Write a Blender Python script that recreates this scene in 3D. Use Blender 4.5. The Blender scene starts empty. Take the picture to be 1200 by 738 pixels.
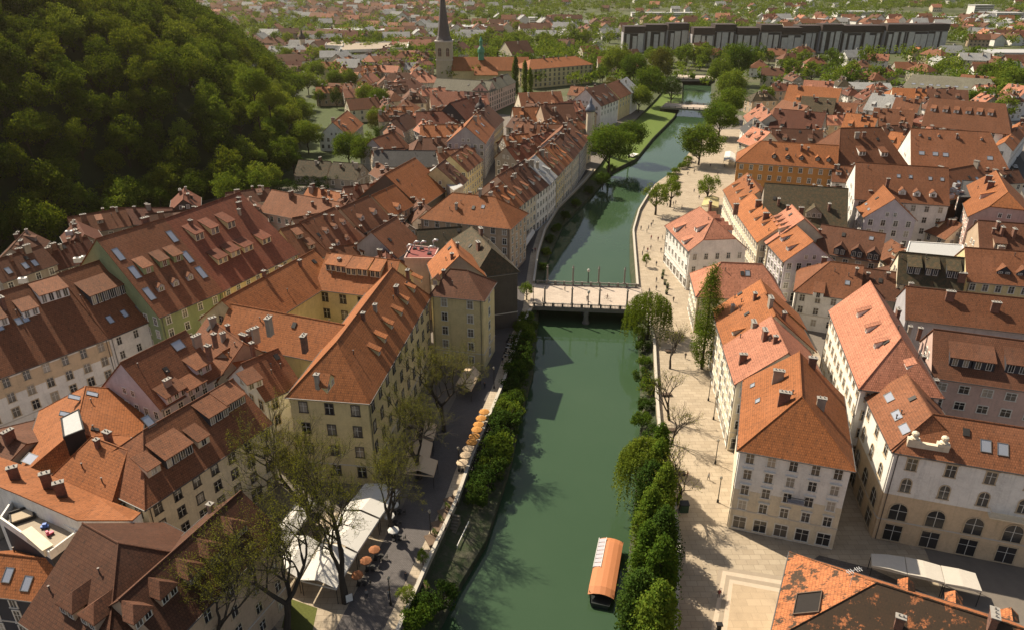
import bpy, math, random
import numpy as np
from mathutils import Vector, Matrix
R_ = random.Random(7)
S = bpy.context.scene
COL = S.collection
# ------------------------------------------------------------------ camera model (same numbers as the camera made below)
CH, CF, CP = 85.0, 860.0, math.radians(25.6)
CAMV = Vector((0, 0, CH))
def ray(u, v):
    x = (u-600)/CF; up = -(v-369)/CF
    return Vector((x, math.cos(CP)+up*math.sin(CP), -math.sin(CP)+up*math.cos(CP)))
def U(p, z=0.0):
    r = ray(*p); s = (CH-z)/-r.z
    return Vector((r.x*s, r.y*s, z))
# ------------------------------------------------------------------ materials
MATS = {}
def newmat(name):
    m = bpy.data.materials.new(name); m.use_nodes = True
    nt = m.node_tree; b = nt.nodes['Principled BSDF']
    return m, nt, b
def N(nt, t, **kw):
    n = nt.nodes.new(t)
    for k, v in kw.items():
        if k in n.inputs: n.inputs[k].default_value = v
        else: setattr(n, k, v)
    return n
def mixc(nt, a, b, f, mode='MIX'):
    m = nt.nodes.new('ShaderNodeMix'); m.data_type = 'RGBA'; m.blend_type = mode
    for sock, v in ((m.inputs[0], f), (m.inputs[6], a), (m.inputs[7], b)):
        if hasattr(v, 'is_linked') or hasattr(v, 'links'): nt.links.new(v, sock)
        elif isinstance(v, (int, float)): sock.default_value = v
        else: sock.default_value = (*v[:3], 1)
    return m.outputs[2]
def ramp(nt, fac, stops):
    r = nt.nodes.new('ShaderNodeValToRGB'); nt.links.new(fac, r.inputs[0])
    e = r.color_ramp.elements
    e[0].position, e[0].color = stops[0][0], (*stops[0][1], 1)
    e[1].position, e[1].color = stops[-1][0], (*stops[-1][1], 1)
    for p, c in stops[1:-1]:
        k = e.new(p); k.color = (*c, 1)
    return r.outputs[0]
def noise(nt, vec, sc, det=3, rough=.55):
    n = N(nt, 'ShaderNodeTexNoise', Scale=sc, Detail=det, Roughness=rough)
    if vec is not None: nt.links.new(vec, n.inputs['Vector'])
    return n.outputs['Fac']
def geo_pos(nt): return nt.nodes.new('ShaderNodeNewGeometry').outputs['Position']
def math_(nt, op, a, b=0.0):
    m = nt.nodes.new('ShaderNodeMath'); m.operation = op
    for s, v in ((m.inputs[0], a), (m.inputs[1], b)):
        if isinstance(v, (int, float)): s.default_value = v
        else: nt.links.new(v, s)
    return m.outputs[0]
def bump(nt, b, h, st=.3, d=.05):
    n = N(nt, 'ShaderNodeBump', Strength=st, Distance=d); nt.links.new(h, n.inputs['Height']); nt.links.new(n.outputs[0], b.inputs['Normal'])

ROOFC = dict(orange=(.315,.112,.038), pinkr=(.42,.175,.105), brown=(.125,.052,.028), red=(.205,.066,.034), rust=(.20,.078,.036),
             moss=(.095,.065,.034), slate=(.085,.082,.08), palegrey=(.34,.34,.33), olive=(.16,.15,.11), deep=(.145,.048,.026), lichen=(.36,.13,.05))
def roofmat(k):
    key = 'roof_'+k
    if key in MATS: return MATS[key]
    m, nt, b = newmat(key+'_tiles'); c = ROOFC[k]
    uv = nt.nodes.new('ShaderNodeUVMap').outputs[0]; pos = geo_pos(nt)
    oi = nt.nodes.new('ShaderNodeObjectInfo').outputs['Random']
    br = N(nt, 'ShaderNodeTexBrick', Scale=1.0); br.offset = .5
    br.inputs['Brick Width'].default_value = .34; br.inputs['Row Height'].default_value = .42
    br.inputs['Mortar Size'].default_value = .035; br.inputs['Mortar Smooth'].default_value = .5
    f = 1.0
    br.inputs['Color1'].default_value = (*[min(1, x*1.14) for x in c], 1); br.inputs['Color2'].default_value = (*[x*.84 for x in c], 1)
    br.inputs['Mortar'].default_value = (*[x*.45 for x in c], 1)
    nt.links.new(uv, br.inputs['Vector'])
    big = noise(nt, pos, .16, 4, .65); mid = noise(nt, pos, .9, 4, .7); sm = noise(nt, pos, 4.0, 2)
    dirt = (.05,.035,.022) if k not in ('slate','palegrey') else (.05,.05,.05)
    c1 = mixc(nt, br.outputs[0], dirt, ramp(nt, mid, [(.54,(0,0,0)),(.8,(.42,.42,.42))]))
    hi = [min(1, x*1.35+.03) for x in c]
    c2 = mixc(nt, c1, hi, ramp(nt, big, [(.48,(0,0,0)),(.74,(.30,.30,.30))]))
    # streaks running down the slope
    mp = N(nt, 'ShaderNodeMapping'); mp.inputs['Scale'].default_value = (1.3, .09, 1); nt.links.new(uv, mp.inputs[0])
    st = noise(nt, mp.outputs[0], 1.0, 3, .7)
    c3 = mixc(nt, c2, (.035,.026,.02), ramp(nt, st, [(.52,(0,0,0)),(.8,(.45,.45,.45))]))
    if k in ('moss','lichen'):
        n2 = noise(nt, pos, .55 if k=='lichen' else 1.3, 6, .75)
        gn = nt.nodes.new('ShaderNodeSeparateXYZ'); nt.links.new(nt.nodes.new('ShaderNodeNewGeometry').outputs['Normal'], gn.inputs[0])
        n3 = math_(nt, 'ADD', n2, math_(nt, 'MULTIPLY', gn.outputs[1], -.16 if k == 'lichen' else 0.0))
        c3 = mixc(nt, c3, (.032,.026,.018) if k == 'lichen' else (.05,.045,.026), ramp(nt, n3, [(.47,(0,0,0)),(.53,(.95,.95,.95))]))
    # snow guards: staggered little hooks
    sx = nt.nodes.new('ShaderNodeSeparateXYZ'); nt.links.new(uv, sx.inputs[0])
    row = math_(nt, 'FLOOR', math_(nt, 'DIVIDE', sx.outputs[1], 1.26))
    uu = math_(nt, 'FRACT', math_(nt, 'ADD', math_(nt, 'DIVIDE', sx.outputs[0], 1.36), math_(nt, 'MULTIPLY', row, .5)))
    vv = math_(nt, 'FRACT', math_(nt, 'DIVIDE', sx.outputs[1], 1.26))
    dot = math_(nt, 'MULTIPLY', math_(nt, 'LESS_THAN', uu, .17), math_(nt, 'LESS_THAN', vv, .2))
    dot = math_(nt, 'MULTIPLY', dot, .5)
    c3 = mixc(nt, c3, (.03,.02,.015), dot)
    c4 = mixc(nt, c3, (1,1,1), .0)
    hsv = N(nt, 'ShaderNodeHueSaturation'); nt.links.new(c4, hsv.inputs['Color'])
    mr = N(nt, 'ShaderNodeMapRange'); nt.links.new(oi, mr.inputs[0]); mr.inputs[3].default_value = .78; mr.inputs[4].default_value = 1.22
    nt.links.new(mr.outputs[0], hsv.inputs['Value'])
    nt.links.new(hsv.outputs[0], b.inputs['Base Color']); b.inputs['Roughness'].default_value = .78; b.inputs['Specular IOR Level'].default_value = .25
    w = math_(nt, 'ADD', br.outputs['Fac'], math_(nt, 'MULTIPLY', sm, -.8)); bump(nt, b, w, -.3, .05)
    MATS[key] = m; return m
WALLC = dict(white=(.82,.79,.73), cream=(.72,.63,.47), yellow=(.68,.57,.31), ochre=(.52,.25,.075), pink=(.60,.43,.37), green=(.27,.32,.16),
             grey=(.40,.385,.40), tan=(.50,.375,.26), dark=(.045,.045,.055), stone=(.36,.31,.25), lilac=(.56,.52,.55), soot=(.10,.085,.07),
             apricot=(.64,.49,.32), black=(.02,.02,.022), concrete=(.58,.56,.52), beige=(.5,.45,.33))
def wallmat(k):
    key = 'wall_'+k
    if key in MATS: return MATS[key]
    m, nt, b = newmat(key+'_stucco'); c = WALLC[k]; pos = geo_pos(nt)
    n1 = noise(nt, pos, .35, 5, .7); n2 = noise(nt, pos, 3.0, 4, .6)
    mp = N(nt, 'ShaderNodeMapping'); mp.inputs['Scale'].default_value = (1.6,1.6,.12); nt.links.new(pos, mp.inputs[0])
    n3 = noise(nt, mp.outputs[0], 1, 4, .7)
    a = mixc(nt, c, [x*.72 for x in c], ramp(nt, n1, [(.4,(0,0,0)),(.75,(1,1,1))]))
    a = mixc(nt, a, [x*.5 for x in c], ramp(nt, n3, [(.52,(0,0,0)),(.8,(.6,.6,.6))]))
    a = mixc(nt, a, [min(.85, x*1.1) for x in c], ramp(nt, n2, [(.45,(0,0,0)),(.7,(.5,.5,.5))]))
    nt.links.new(a, b.inputs['Base Color']); b.inputs['Roughness'].default_value = .88; bump(nt, b, n2, .25, .03)
    MATS[key] = m; return m
def simple(key, c, rough=.7, metal=0.0, var=.25, sc=2.0, spec=.4):
    if key in MATS: return MATS[key]
    m, nt, b = newmat(key); pos = geo_pos(nt); n = noise(nt, pos, sc, 4, .65)
    a = mixc(nt, [x*(1-var) for x in c], [min(1, x*(1+var)) for x in c], n)
    nt.links.new(a, b.inputs['Base Color']); b.inputs['Roughness'].default_value = rough; b.inputs['Metallic'].default_value = metal
    b.inputs['Specular IOR Level'].default_value = spec
    MATS[key] = m; return m
def glassmat():
    if 'glass' in MATS: return MATS['glass']
    m, nt, b = newmat('window_glass'); oi = nt.nodes.new('ShaderNodeObjectInfo').outputs['Random']
    c = ramp(nt, oi, [(0,(.012,.013,.016)),(.45,(.03,.03,.033)),(.7,(.09,.08,.07)),(.85,(.20,.18,.15)),(1,(.40,.36,.30))])
    nt.links.new(c, b.inputs['Base Color']); b.inputs['Roughness'].default_value = .08; b.inputs['Specular IOR Level'].default_value = .7
    MATS['glass'] = m; return m
def skyglass():
    if 'skyglass' in MATS: return MATS['skyglass']
    m, nt, b = newmat('skylight_glass')
    b.inputs['Base Color'].default_value = (.10,.12,.15,1); b.inputs['Roughness'].default_value = .06; b.inputs['Specular IOR Level'].default_value = 1.0
    b.inputs['Metallic'].default_value = .55; b.inputs['Base Color'].default_value = (.5,.52,.56,1)
    MATS['skyglass'] = m; return m
def brickmat(key='brick', c=(.20,.065,.035)):
    if key in MATS: return MATS[key]
    m, nt, b = newmat(key); uv = nt.nodes.new('ShaderNodeUVMap').outputs[0]
    br = N(nt, 'ShaderNodeTexBrick', Scale=1.0); br.inputs['Brick Width'].default_value = .27; br.inputs['Row Height'].default_value = .09
    br.inputs['Mortar Size'].default_value = .012
    br.inputs['Color1'].default_value = (*[x*1.2 for x in c],1); br.inputs['Color2'].default_value = (*[x*.6 for x in c],1); br.inputs['Mortar'].default_value = (.2,.17,.14,1)
    nt.links.new(uv, br.inputs['Vector']); n = noise(nt, geo_pos(nt), 1.5, 4)
    a = mixc(nt, br.outputs[0], (.04,.03,.025), ramp(nt, n, [(.45,(0,0,0)),(.8,(.7,.7,.7))]))
    nt.links.new(a, b.inputs['Base Color']); b.inputs['Roughness'].default_value = .9
    MATS[key] = m; return m
def leafmat(key, stops, trans=.35):
    if key in MATS: return MATS[key]
    m = bpy.data.materials.new(key); m.use_nodes = True; nt = m.node_tree; nt.nodes.clear()
    o = nt.nodes.new('ShaderNodeOutputMaterial'); g = nt.nodes.new('ShaderNodeNewGeometry'); oi = nt.nodes.new('ShaderNodeObjectInfo')
    n = noise(nt, g.outputs['Position'], .22, 3)
    f = math_(nt, 'ADD', math_(nt, 'MULTIPLY', g.outputs['Random Per Island'], .35), math_(nt, 'MULTIPLY', oi.outputs['Random'], .35))
    f = math_(nt, 'ADD', f, math_(nt, 'MULTIPLY', n, .35))
    c = ramp(nt, f, stops)
    d = nt.nodes.new('ShaderNodeBsdfDiffuse'); t = nt.nodes.new('ShaderNodeBsdfTranslucent'); mx = nt.nodes.new('ShaderNodeMixShader')
    nt.links.new(c, d.inputs[0]); tc = mixc(nt, c, (1.0,.9,.25), 1.0, 'MULTIPLY')
    tg = N(nt, 'ShaderNodeGamma'); tg.inputs[1].default_value = .8; nt.links.new(tc, tg.inputs[0])
    nt.links.new(tg.outputs[0], t.inputs[0])
    mx.inputs[0].default_value = trans; nt.links.new(d.outputs[0], mx.inputs[1]); nt.links.new(t.outputs[0], mx.inputs[2]); nt.links.new(mx.outputs[0], o.inputs[0])
    MATS[key] = m; return m
L_BROAD = lambda: leafmat('leaf_broad', [(.2,(.042,.085,.012)),(.5,(.085,.145,.018)),(.85,(.16,.21,.028))])
L_SPRING = lambda: leafmat('leaf_spring', [(.2,(.075,.13,.018)),(.5,(.13,.19,.025)),(.85,(.21,.25,.04))])
L_FOREST = lambda: leafmat('leaf_forest', [(.2,(.020,.038,.008)),(.45,(.055,.092,.012)),(.7,(.10,.135,.016)),(.9,(.17,.195,.022))], .4)
L_BUD = lambda: leafmat('leaf_bud', [(.2,(.12,.13,.02)),(.5,(.20,.21,.03)),(.85,(.30,.29,.05))], .35)
L_WILLOW = lambda: leafmat('leaf_willow', [(.2,(.08,.12,.015)),(.5,(.13,.18,.022)),(.85,(.20,.24,.035))])
L_DARK = lambda: leafmat('leaf_dark', [(.2,(.022,.045,.010)),(.5,(.042,.080,.014)),(.85,(.075,.12,.02))], .25)
L_RUST = lambda: leafmat('leaf_rust', [(.2,(.055,.060,.018)),(.5,(.09,.095,.022)),(.85,(.14,.135,.03))], .3)
bark = lambda: simple('bark', (.045,.036,.028), .95, 0, .4, 6)
metal_dark = lambda: simple('dark_metal', (.03,.03,.032), .5, .6, .2)
trimmat = lambda: simple('trim_light', (.55,.51,.45), .8, 0, .12)
framemat = lambda: simple('window_frame_white', (.70,.68,.62), .6, 0, .08)
guttermat = lambda: simple('gutter_zinc', (.10,.095,.09), .55, .5, .25)
# ------------------------------------------------------------------ mesh builder
class MB:
    def __init__(s): s.v = []; s.f = []; s.m = []; s.cur = 0
    def poly(s, pts):
        b = len(s.v); s.v += [tuple(p) for p in pts]; s.f.append(tuple(range(b, b+len(pts)))); s.m.append(s.cur)
    def solid(s, pts, vec):               # slab: polygon pts (top, CCW seen from outside) extruded by vec (inwards)
        pts = [Vector(p) for p in pts]; vec = Vector(vec); q = [p+vec for p in pts]
        b = len(s.v); n = len(pts); s.v += [tuple(p) for p in pts+q]
        s.f.append(tuple(range(b, b+n))); s.m.append(s.cur)
        s.f.append(tuple(b+n+i for i in reversed(range(n)))); s.m.append(s.cur)
        for i in range(n):
            j = (i+1) % n; s.f.append((b+j, b+i, b+n+i, b+n+j)); s.m.append(s.cur)
    def box(s, x0, x1, y0, y1, z0, z1, M=None):
        c = [Vector(p) for p in ((x0,y0,z0),(x1,y0,z0),(x1,y1,z0),(x0,y1,z0),(x0,y0,z1),(x1,y0,z1),(x1,y1,z1),(x0,y1,z1))]
        if M is not None: c = [M @ p for p in c]
        b = len(s.v); s.v += [tuple(p) for p in c]
        for q in ((0,3,2,1),(4,5,6,7),(0,1,5,4),(1,2,6,5),(2,3,7,6),(3,0,4,7)): s.f.append(tuple(b+i for i in q)); s.m.append(s.cur)
    def tube(s, pts, rs, n=6, cap=True):
        pts = [Vector(p) for p in pts]
        if isinstance(rs, (int, float)): rs = [rs]*len(pts)
        b = len(s.v)
        for i, p in enumerate(pts):
            d = (pts[min(i+1, len(pts)-1)]-pts[max(i-1, 0)]); d = d.normalized() if d.length > 1e-6 else Vector((0,0,1))
            a = d.orthogonal() if abs(d.z) > .99 else d.cross(Vector((0,0,1))); a.normalize(); c = d.cross(a)
            for k in range(n):
                t = 2*math.pi*k/n; s.v.append(tuple(p+(a*math.cos(t)+c*math.sin(t))*rs[i]))
        for i in range(len(pts)-1):
            for k in range(n):
                k2 = (k+1) % n; s.f.append((b+i*n+k, b+i*n+k2, b+(i+1)*n+k2, b+(i+1)*n+k)); s.m.append(s.cur)
        if cap:
            s.f.append(tuple(b+k for k in reversed(range(n)))); s.m.append(s.cur)
            s.f.append(tuple(b+(len(pts)-1)*n+k for k in range(n))); s.m.append(s.cur)
    def lathe(s, prof, n=10, c=(0,0,0)):
        b = len(s.v)
        for r, z in prof:
            for k in range(n):
                t = 2*math.pi*k/n; s.v.append((c[0]+r*math.cos(t), c[1]+r*math.sin(t), c[2]+z))
        for i in range(len(prof)-1):
            for k in range(n):
                k2 = (k+1) % n; s.f.append((b+i*n+k, b+i*n+k2, b+(i+1)*n+k2, b+(i+1)*n+k)); s.m.append(s.cur)
        s.f.append(tuple(b+(len(prof)-1)*n+k for k in range(n))); s.m.append(s.cur)
        s.f.append(tuple(b+k for k in reversed(range(n)))); s.m.append(s.cur)
    def mesh(s, name, mats, uv=True, smooth=False):
        me = bpy.data.meshes.new(name); me.from_pydata(s.v, [], s.f)
        for m in mats: me.materials.append(m)
        if len(mats) > 1: me.polygons.foreach_set('material_index', s.m)
        if smooth: me.polygons.foreach_set('use_smooth', [True]*len(s.f))
        if uv:
            ul = me.uv_layers.new(name='UVMap'); d = np.zeros(len(me.loops)*2)
            Z = Vector((0,0,1))
            for p in me.polygons:
                nn = p.normal; ua = Z.cross(nn)
                ua = Vector((1,0,0)) if ua.length < .05 else ua.normalized()
                va = nn.cross(ua)
                for li in p.loop_indices:
                    c = me.vertices[me.loops[li].vertex_index].co; d[li*2] = c.dot(ua); d[li*2+1] = c.dot(va)
            ul.data.foreach_set('uv', d)
        return me
def link(name, me, parent=None, mat=None):
    o = bpy.data.objects.new(name, me); COL.objects.link(o)
    if parent is not None: o.parent = parent
    if mat is not None: o.matrix_local = mat
    return o
def tag(o, label, cat, group=None):
    o['label'] = label; o['category'] = cat
    if group: o['group'] = group
    return o
def empty(name, loc, label, cat, group=None, rz=0.0):
    o = bpy.data.objects.new(name, None); COL.objects.link(o); o.location = loc; o.rotation_euler = (0,0,rz); o.empty_display_size = .5
    return tag(o, label, cat, group)
def struct(name, mb, mats, kind='structure', **k):
    o = link(name, mb.mesh(name, mats, **k)); o['kind'] = kind; return o
def TR(loc, rz=0.0, tilt=None):
    M = Matrix.Translation(loc) @ Matrix.Rotation(rz, 4, 'Z')
    return M if tilt is None else M @ tilt
# ------------------------------------------------------------------ house pieces (cached meshes, shared)
CACHE = {}
def cached(key, fn):
    if key not in CACHE: CACHE[key] = fn()
    return CACHE[key]
def window_mesh(w, h, style, frame):
    def f():
        m = MB(); t = .17; o = .09
        fm = {'white': framemat(), 'tan': simple('surround_tan', (.50,.40,.27), .8, 0, .1), 'dark': simple('surround_dark', (.07,.06,.055), .6, 0, .2)}[frame]
        m.cur = 0
        m.box(-w/2-t, -w/2, 0, o, 0, h); m.box(w/2, w/2+t, 0, o, 0, h); m.box(-w/2-t, w/2+t, 0, o+.012, h, h+t)
        m.box(-w/2-t-.08, w/2+t+.08, 0, o+.10, -.12, 0)
        m.cur = 1
        m.box(-.035, .035, 0, .075, 0, h); m.box(-w/2, w/2, 0, .068, h*.62, h*.62+.06)
        if style == 'hood':
            m.cur = 0; m.box(-w/2-.3, w/2+.3, 0, .3, h+t+.1, h+t+.24)
        return m.mesh('window', [fm, framemat()])
    return cached(('win', w, h, style, frame), f)
def pane_mesh(w, h):
    def f():
        m = MB(); m.box(-w/2, w/2, 0, .05, 0, h); return m.mesh('pane', [glassmat()], uv=False)
    return cached(('pane', w, h), f)
def arch_window(w, h):
    def f():
        m = MB(); n = 8; o = .12; t = .16
        out = [(-w/2-t,0),(-w/2-t,h-w/2)]; inn = [(-w/2,0),(-w/2,h-w/2)]
        for k in range(1, n):
            a = math.pi*(1-k/n); out.append(((w/2+t)*math.cos(a), h-w/2+(w/2+t)*math.sin(a))); inn.append((w/2*math.cos(a), h-w/2+w/2*math.sin(a)))
        out += [(w/2+t,h-w/2),(w/2+t,0)]; inn += [(w/2,h-w/2),(w/2,0)]
        for i in range(len(out)-1):
            q = [(out[i][0],o,out[i][1]),(inn[i][0],o,inn[i][1]),(inn[i+1][0],o,inn[i+1][1]),(out[i+1][0],o,out[i+1][1])]
            m.solid(q, (0,-o,0))
        m.box(-w/2-t-.1, w/2+t+.1, 0, .22, -.12, 0)
        m.cur = 1; m.box(-.04,.04,0,.085,0,h-.02); m.box(-w/2,w/2,0,.075,h*.55,h*.55+.07)
        g = MB(); g.solid([(x,.05,z) for x,z in reversed(inn)], (0,-.05,0))
        return m.mesh('window', [simple('surround_tan', (.50,.40,.27), .8, 0, .1), framemat()]), g.mesh('pane', [simple('arch_glass', (.035,.036,.038), .12, 0, .3, .8, .7)], uv=False)
    return cached(('arch', w, h), f)
def add_window(parent, loc, rz, w, h, style='plain', frame='white', pane=True, pmat=None):
    if style == 'arch': wm, pm = arch_window(w, h)
    else: wm, pm = window_mesh(w, h, style, frame), pane_mesh(w, h)
    o = link('window', wm, parent, TR(loc, rz))
    link('pane', pm, o)
    return o
def dormer_meshes(kind, w, hf, sl, rm, wm):
    def f():
        a = MB(); r = MB(); ov = .16
        if kind == 'shed':
            s2 = sl*.42; L = hf/(sl-s2)
            for sx in (-1, 1):
                x = sx*w/2; tri = [(x,0,-.05),(x,0,hf),(x,-L,sl*L)]
                a.poly(tri if sx < 0 else tri[::-1])
            a.poly([(w/2,0,-.05),(w/2,0,hf),(-w/2,0,hf),(-w/2,0,-.05)])
            r.solid([(-w/2-ov,.3,hf-.3*s2+.14),(w/2+ov,.3,hf-.3*s2+.14),(w/2+ov,-L-.25,hf+(L+.25)*s2+.14),(-w/2-ov,-L-.25,hf+(L+.25)*s2+.14)][::-1], (0,0,-.14))
        elif kind in ('gable', 'hip'):
            ha = hf + w/2*.85; y2 = -ha/sl; y1 = -hf/sl; fr = 0.22
            for sx in (-1, 1):
                x = sx*w/2; tri = [(x,0,-.05),(x,0,hf),(x,y1,hf)]
                a.poly(tri if sx < 0 else tri[::-1])
            e = w/2+ov; he = hf-.12
            if kind == 'gable':
                a.poly([(w/2,0,-.05),(w/2,0,hf),(0,0,ha),(-w/2,0,hf),(-w/2,0,-.05)])
                for sx in (-1, 1):
                    q = [(0,fr,ha+.06),(0,y2-.1,ha+.06),(sx*e,-he/sl,he+.06),(sx*e,fr,he+.06)]
                    r.solid(q if sx < 0 else q[::-1], (0,0,-.11))
            else:
                a.poly([(w/2,0,-.05),(w/2,0,hf),(-w/2,0,hf),(-w/2,0,-.05)])
                yr = -w*.42
                for sx in (-1, 1):
                    q = [(0,yr,ha+.06),(0,y2-.1,ha+.06),(sx*e,-he/sl,he+.06),(sx*e,fr,he+.06)]
                    r.solid(q if sx < 0 else q[::-1], (0,0,-.11))
                r.solid([(-e,fr,he+.06),(e,fr,he+.06),(0,yr,ha+.06)], (0,0,-.11))
        return a.mesh('dormer', [wm]), r.mesh('dormer_roof', [rm])
    return cached(('dorm', kind, round(w,2), round(hf,2), round(sl,2), rm.name, wm.name), f)
def dwin_mesh(w, h):
    def f():
        m = MB(); t = .08
        m.box(-w/2,w/2,0,.03,0,h); m.cur = 1
        m.box(-w/2-t,-w/2,0,.06,-t,h+t); m.box(w/2,w/2+t,0,.06,-t,h+t); m.box(-w/2,w/2,0,.057,h,h+t); m.box(-w/2,w/2,0,.057,-t,0); m.box(-.03,.03,0,.05,0,h)
        return m.mesh('dormer_window', [glassmat(), framemat()], uv=False)
    return cached(('dwin', round(w,2), round(h,2)), f)
def chimney_meshes(w, d, h, mk='brick'):
    def f():
        a = MB(); a.box(-w/2,w/2,-d/2,d/2,-1.2,h); a.box(-w/2-.07,w/2+.07,-d/2-.07,d/2+.07,h-.3,h-.12)
        c = MB(); c.box(-w/2-.13,w/2+.13,-d/2-.13,d/2+.13,h+.001,h+.1)
        n = max(1, int(w/.45))
        for k in range(n):
            x = -w/2+(k+.5)*w/n; c.lathe([(.11,.1+h),(.09,.42+h)], 6, (x,0,0))
        bm_ = brickmat() if mk == 'brick' else wallmat(mk)
        return a.mesh('chimney', [bm_]), c.mesh('chimney_cap', [simple('cap_concrete', (.30,.28,.25), .9, 0, .25)])
    return cached(('chim', w, d, h, mk), f)
def skylight_meshes(w, h):
    def f():
        a = MB(); t = .1
        a.box(-w/2-t,-w/2,-h/2-t,h/2+t,0,.14); a.box(w/2,w/2+t,-h/2-t,h/2+t,0,.14); a.box(-w/2,w/2,-h/2-t,-h/2,0,.135); a.box(-w/2,w/2,h/2,h/2+t,0,.135)
        g = MB(); g.box(-w/2,w/2,-h/2,h/2,0,.08)
        return a.mesh('skylight', [simple('skylight_frame', (.16,.15,.14), .5, .4, .2)]), g.mesh('pane', [skyglass()], uv=False)
    return cached(('skyl', w, h), f)
# ------------------------------------------------------------------ gabled / hipped body
class Body:
    def __init__(s, P, d, L, w, ze, zr, i1=0, i2=0, f1=None, f2=None):
        s.P = Vector((P[0],P[1],0)); s.d = Vector((d[0],d[1],0)).normalized(); s.n = Vector((-s.d.y,s.d.x,0))
        s.L, s.w, s.ze, s.zr, s.i1, s.i2 = L, w, ze, zr, i1, i2
        s.f1 = f1 if f1 is not None else (0 if i1 > 0 else 1); s.f2 = f2 if f2 is not None else (0 if i2 > 0 else 1)
        s.sl = (zr-ze)/w
        c = s.P + s.d*(L/2); s.front = -1 if (CAMV-c).dot(-s.n) > 0 else 1
        s.c = c
    def pt(s, a, t, side):       # a along ridge axis from ridge start, t plan distance up from the eave
        p = s.P + s.d*a + s.n*(side*(s.w-t)); p.z = s.ze + t*s.sl; return p
    def hit(s, px, side=None):
        r = ray(*px); best = None
        for sd in ((s.front, -s.front) if side is None else (side,)):
            # plane: z = ze + (w - sd*((X-P).n))*sl
            A = r.z + s.sl*sd*r.dot(s.n); B = s.ze + s.w*s.sl - s.sl*sd*(CAMV-s.P).dot(s.n) - CH
            k = B/A; X = CAMV + r*k; a = (X-s.P).dot(s.d); t = s.w - sd*(X-s.P).dot(s.n)
            if best is None or abs(t-s.w/2) < abs(best[1]-s.w/2): best = (a, t, sd) if k > 0 else best
        return best
def RB(R1, R2, zr, ze, w, i1=0, i2=0, f1=None, f2=None):
    a = U(R1, zr); b = U(R2, zr); d = b-a
    return Body(a, d, d.length, w, ze, zr, i1, i2, f1, f2)
def EB(A, B, R, ze, sl=.84, h1=0, h2=0, f1=None, f2=None, w=None, maxw=12.5):
    a = U(A, ze); b = U(B, ze); d = (b-a); Lt = d.length; d.normalize(); n = Vector((-d.y,d.x,0))
    if w is None:
        r = ray(*R); k = ((CAMV-a).dot(n)*sl + ze - CH)/(r.z - sl*r.dot(n)); X = CAMV + r*k; w = (X-a).dot(n)
        if not (2.2 < w < maxw): print('WARN width', A, B, round(w,1), 'len', round(Lt,1)); w = min(max(w, 3.5), maxw)
    i1 = (w if h1 == 'h' else h1); i2 = (w if h2 == 'h' else h2)
    if i1+i2 > Lt-.2: k = (Lt-.2)/(i1+i2); i1 *= k; i2 *= k
    bd = Body(a+n*w+d*i1, d, Lt-i1-i2, w, ze, ze+w*sl, i1, i2, f1, f2); bd.front = -1
    return bd
def WB(c, ang, L, W, ze, sl=.8, hip=0, f=None):
    d = Vector((math.cos(ang), math.sin(ang), 0)); w = W/2; i = w if hip else 0
    return Body(Vector((c[0],c[1],0))-d*(L/2-i), d, L-2*i, w, ze, ze+w*sl, i, i, f, f)
SM = {}
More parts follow.
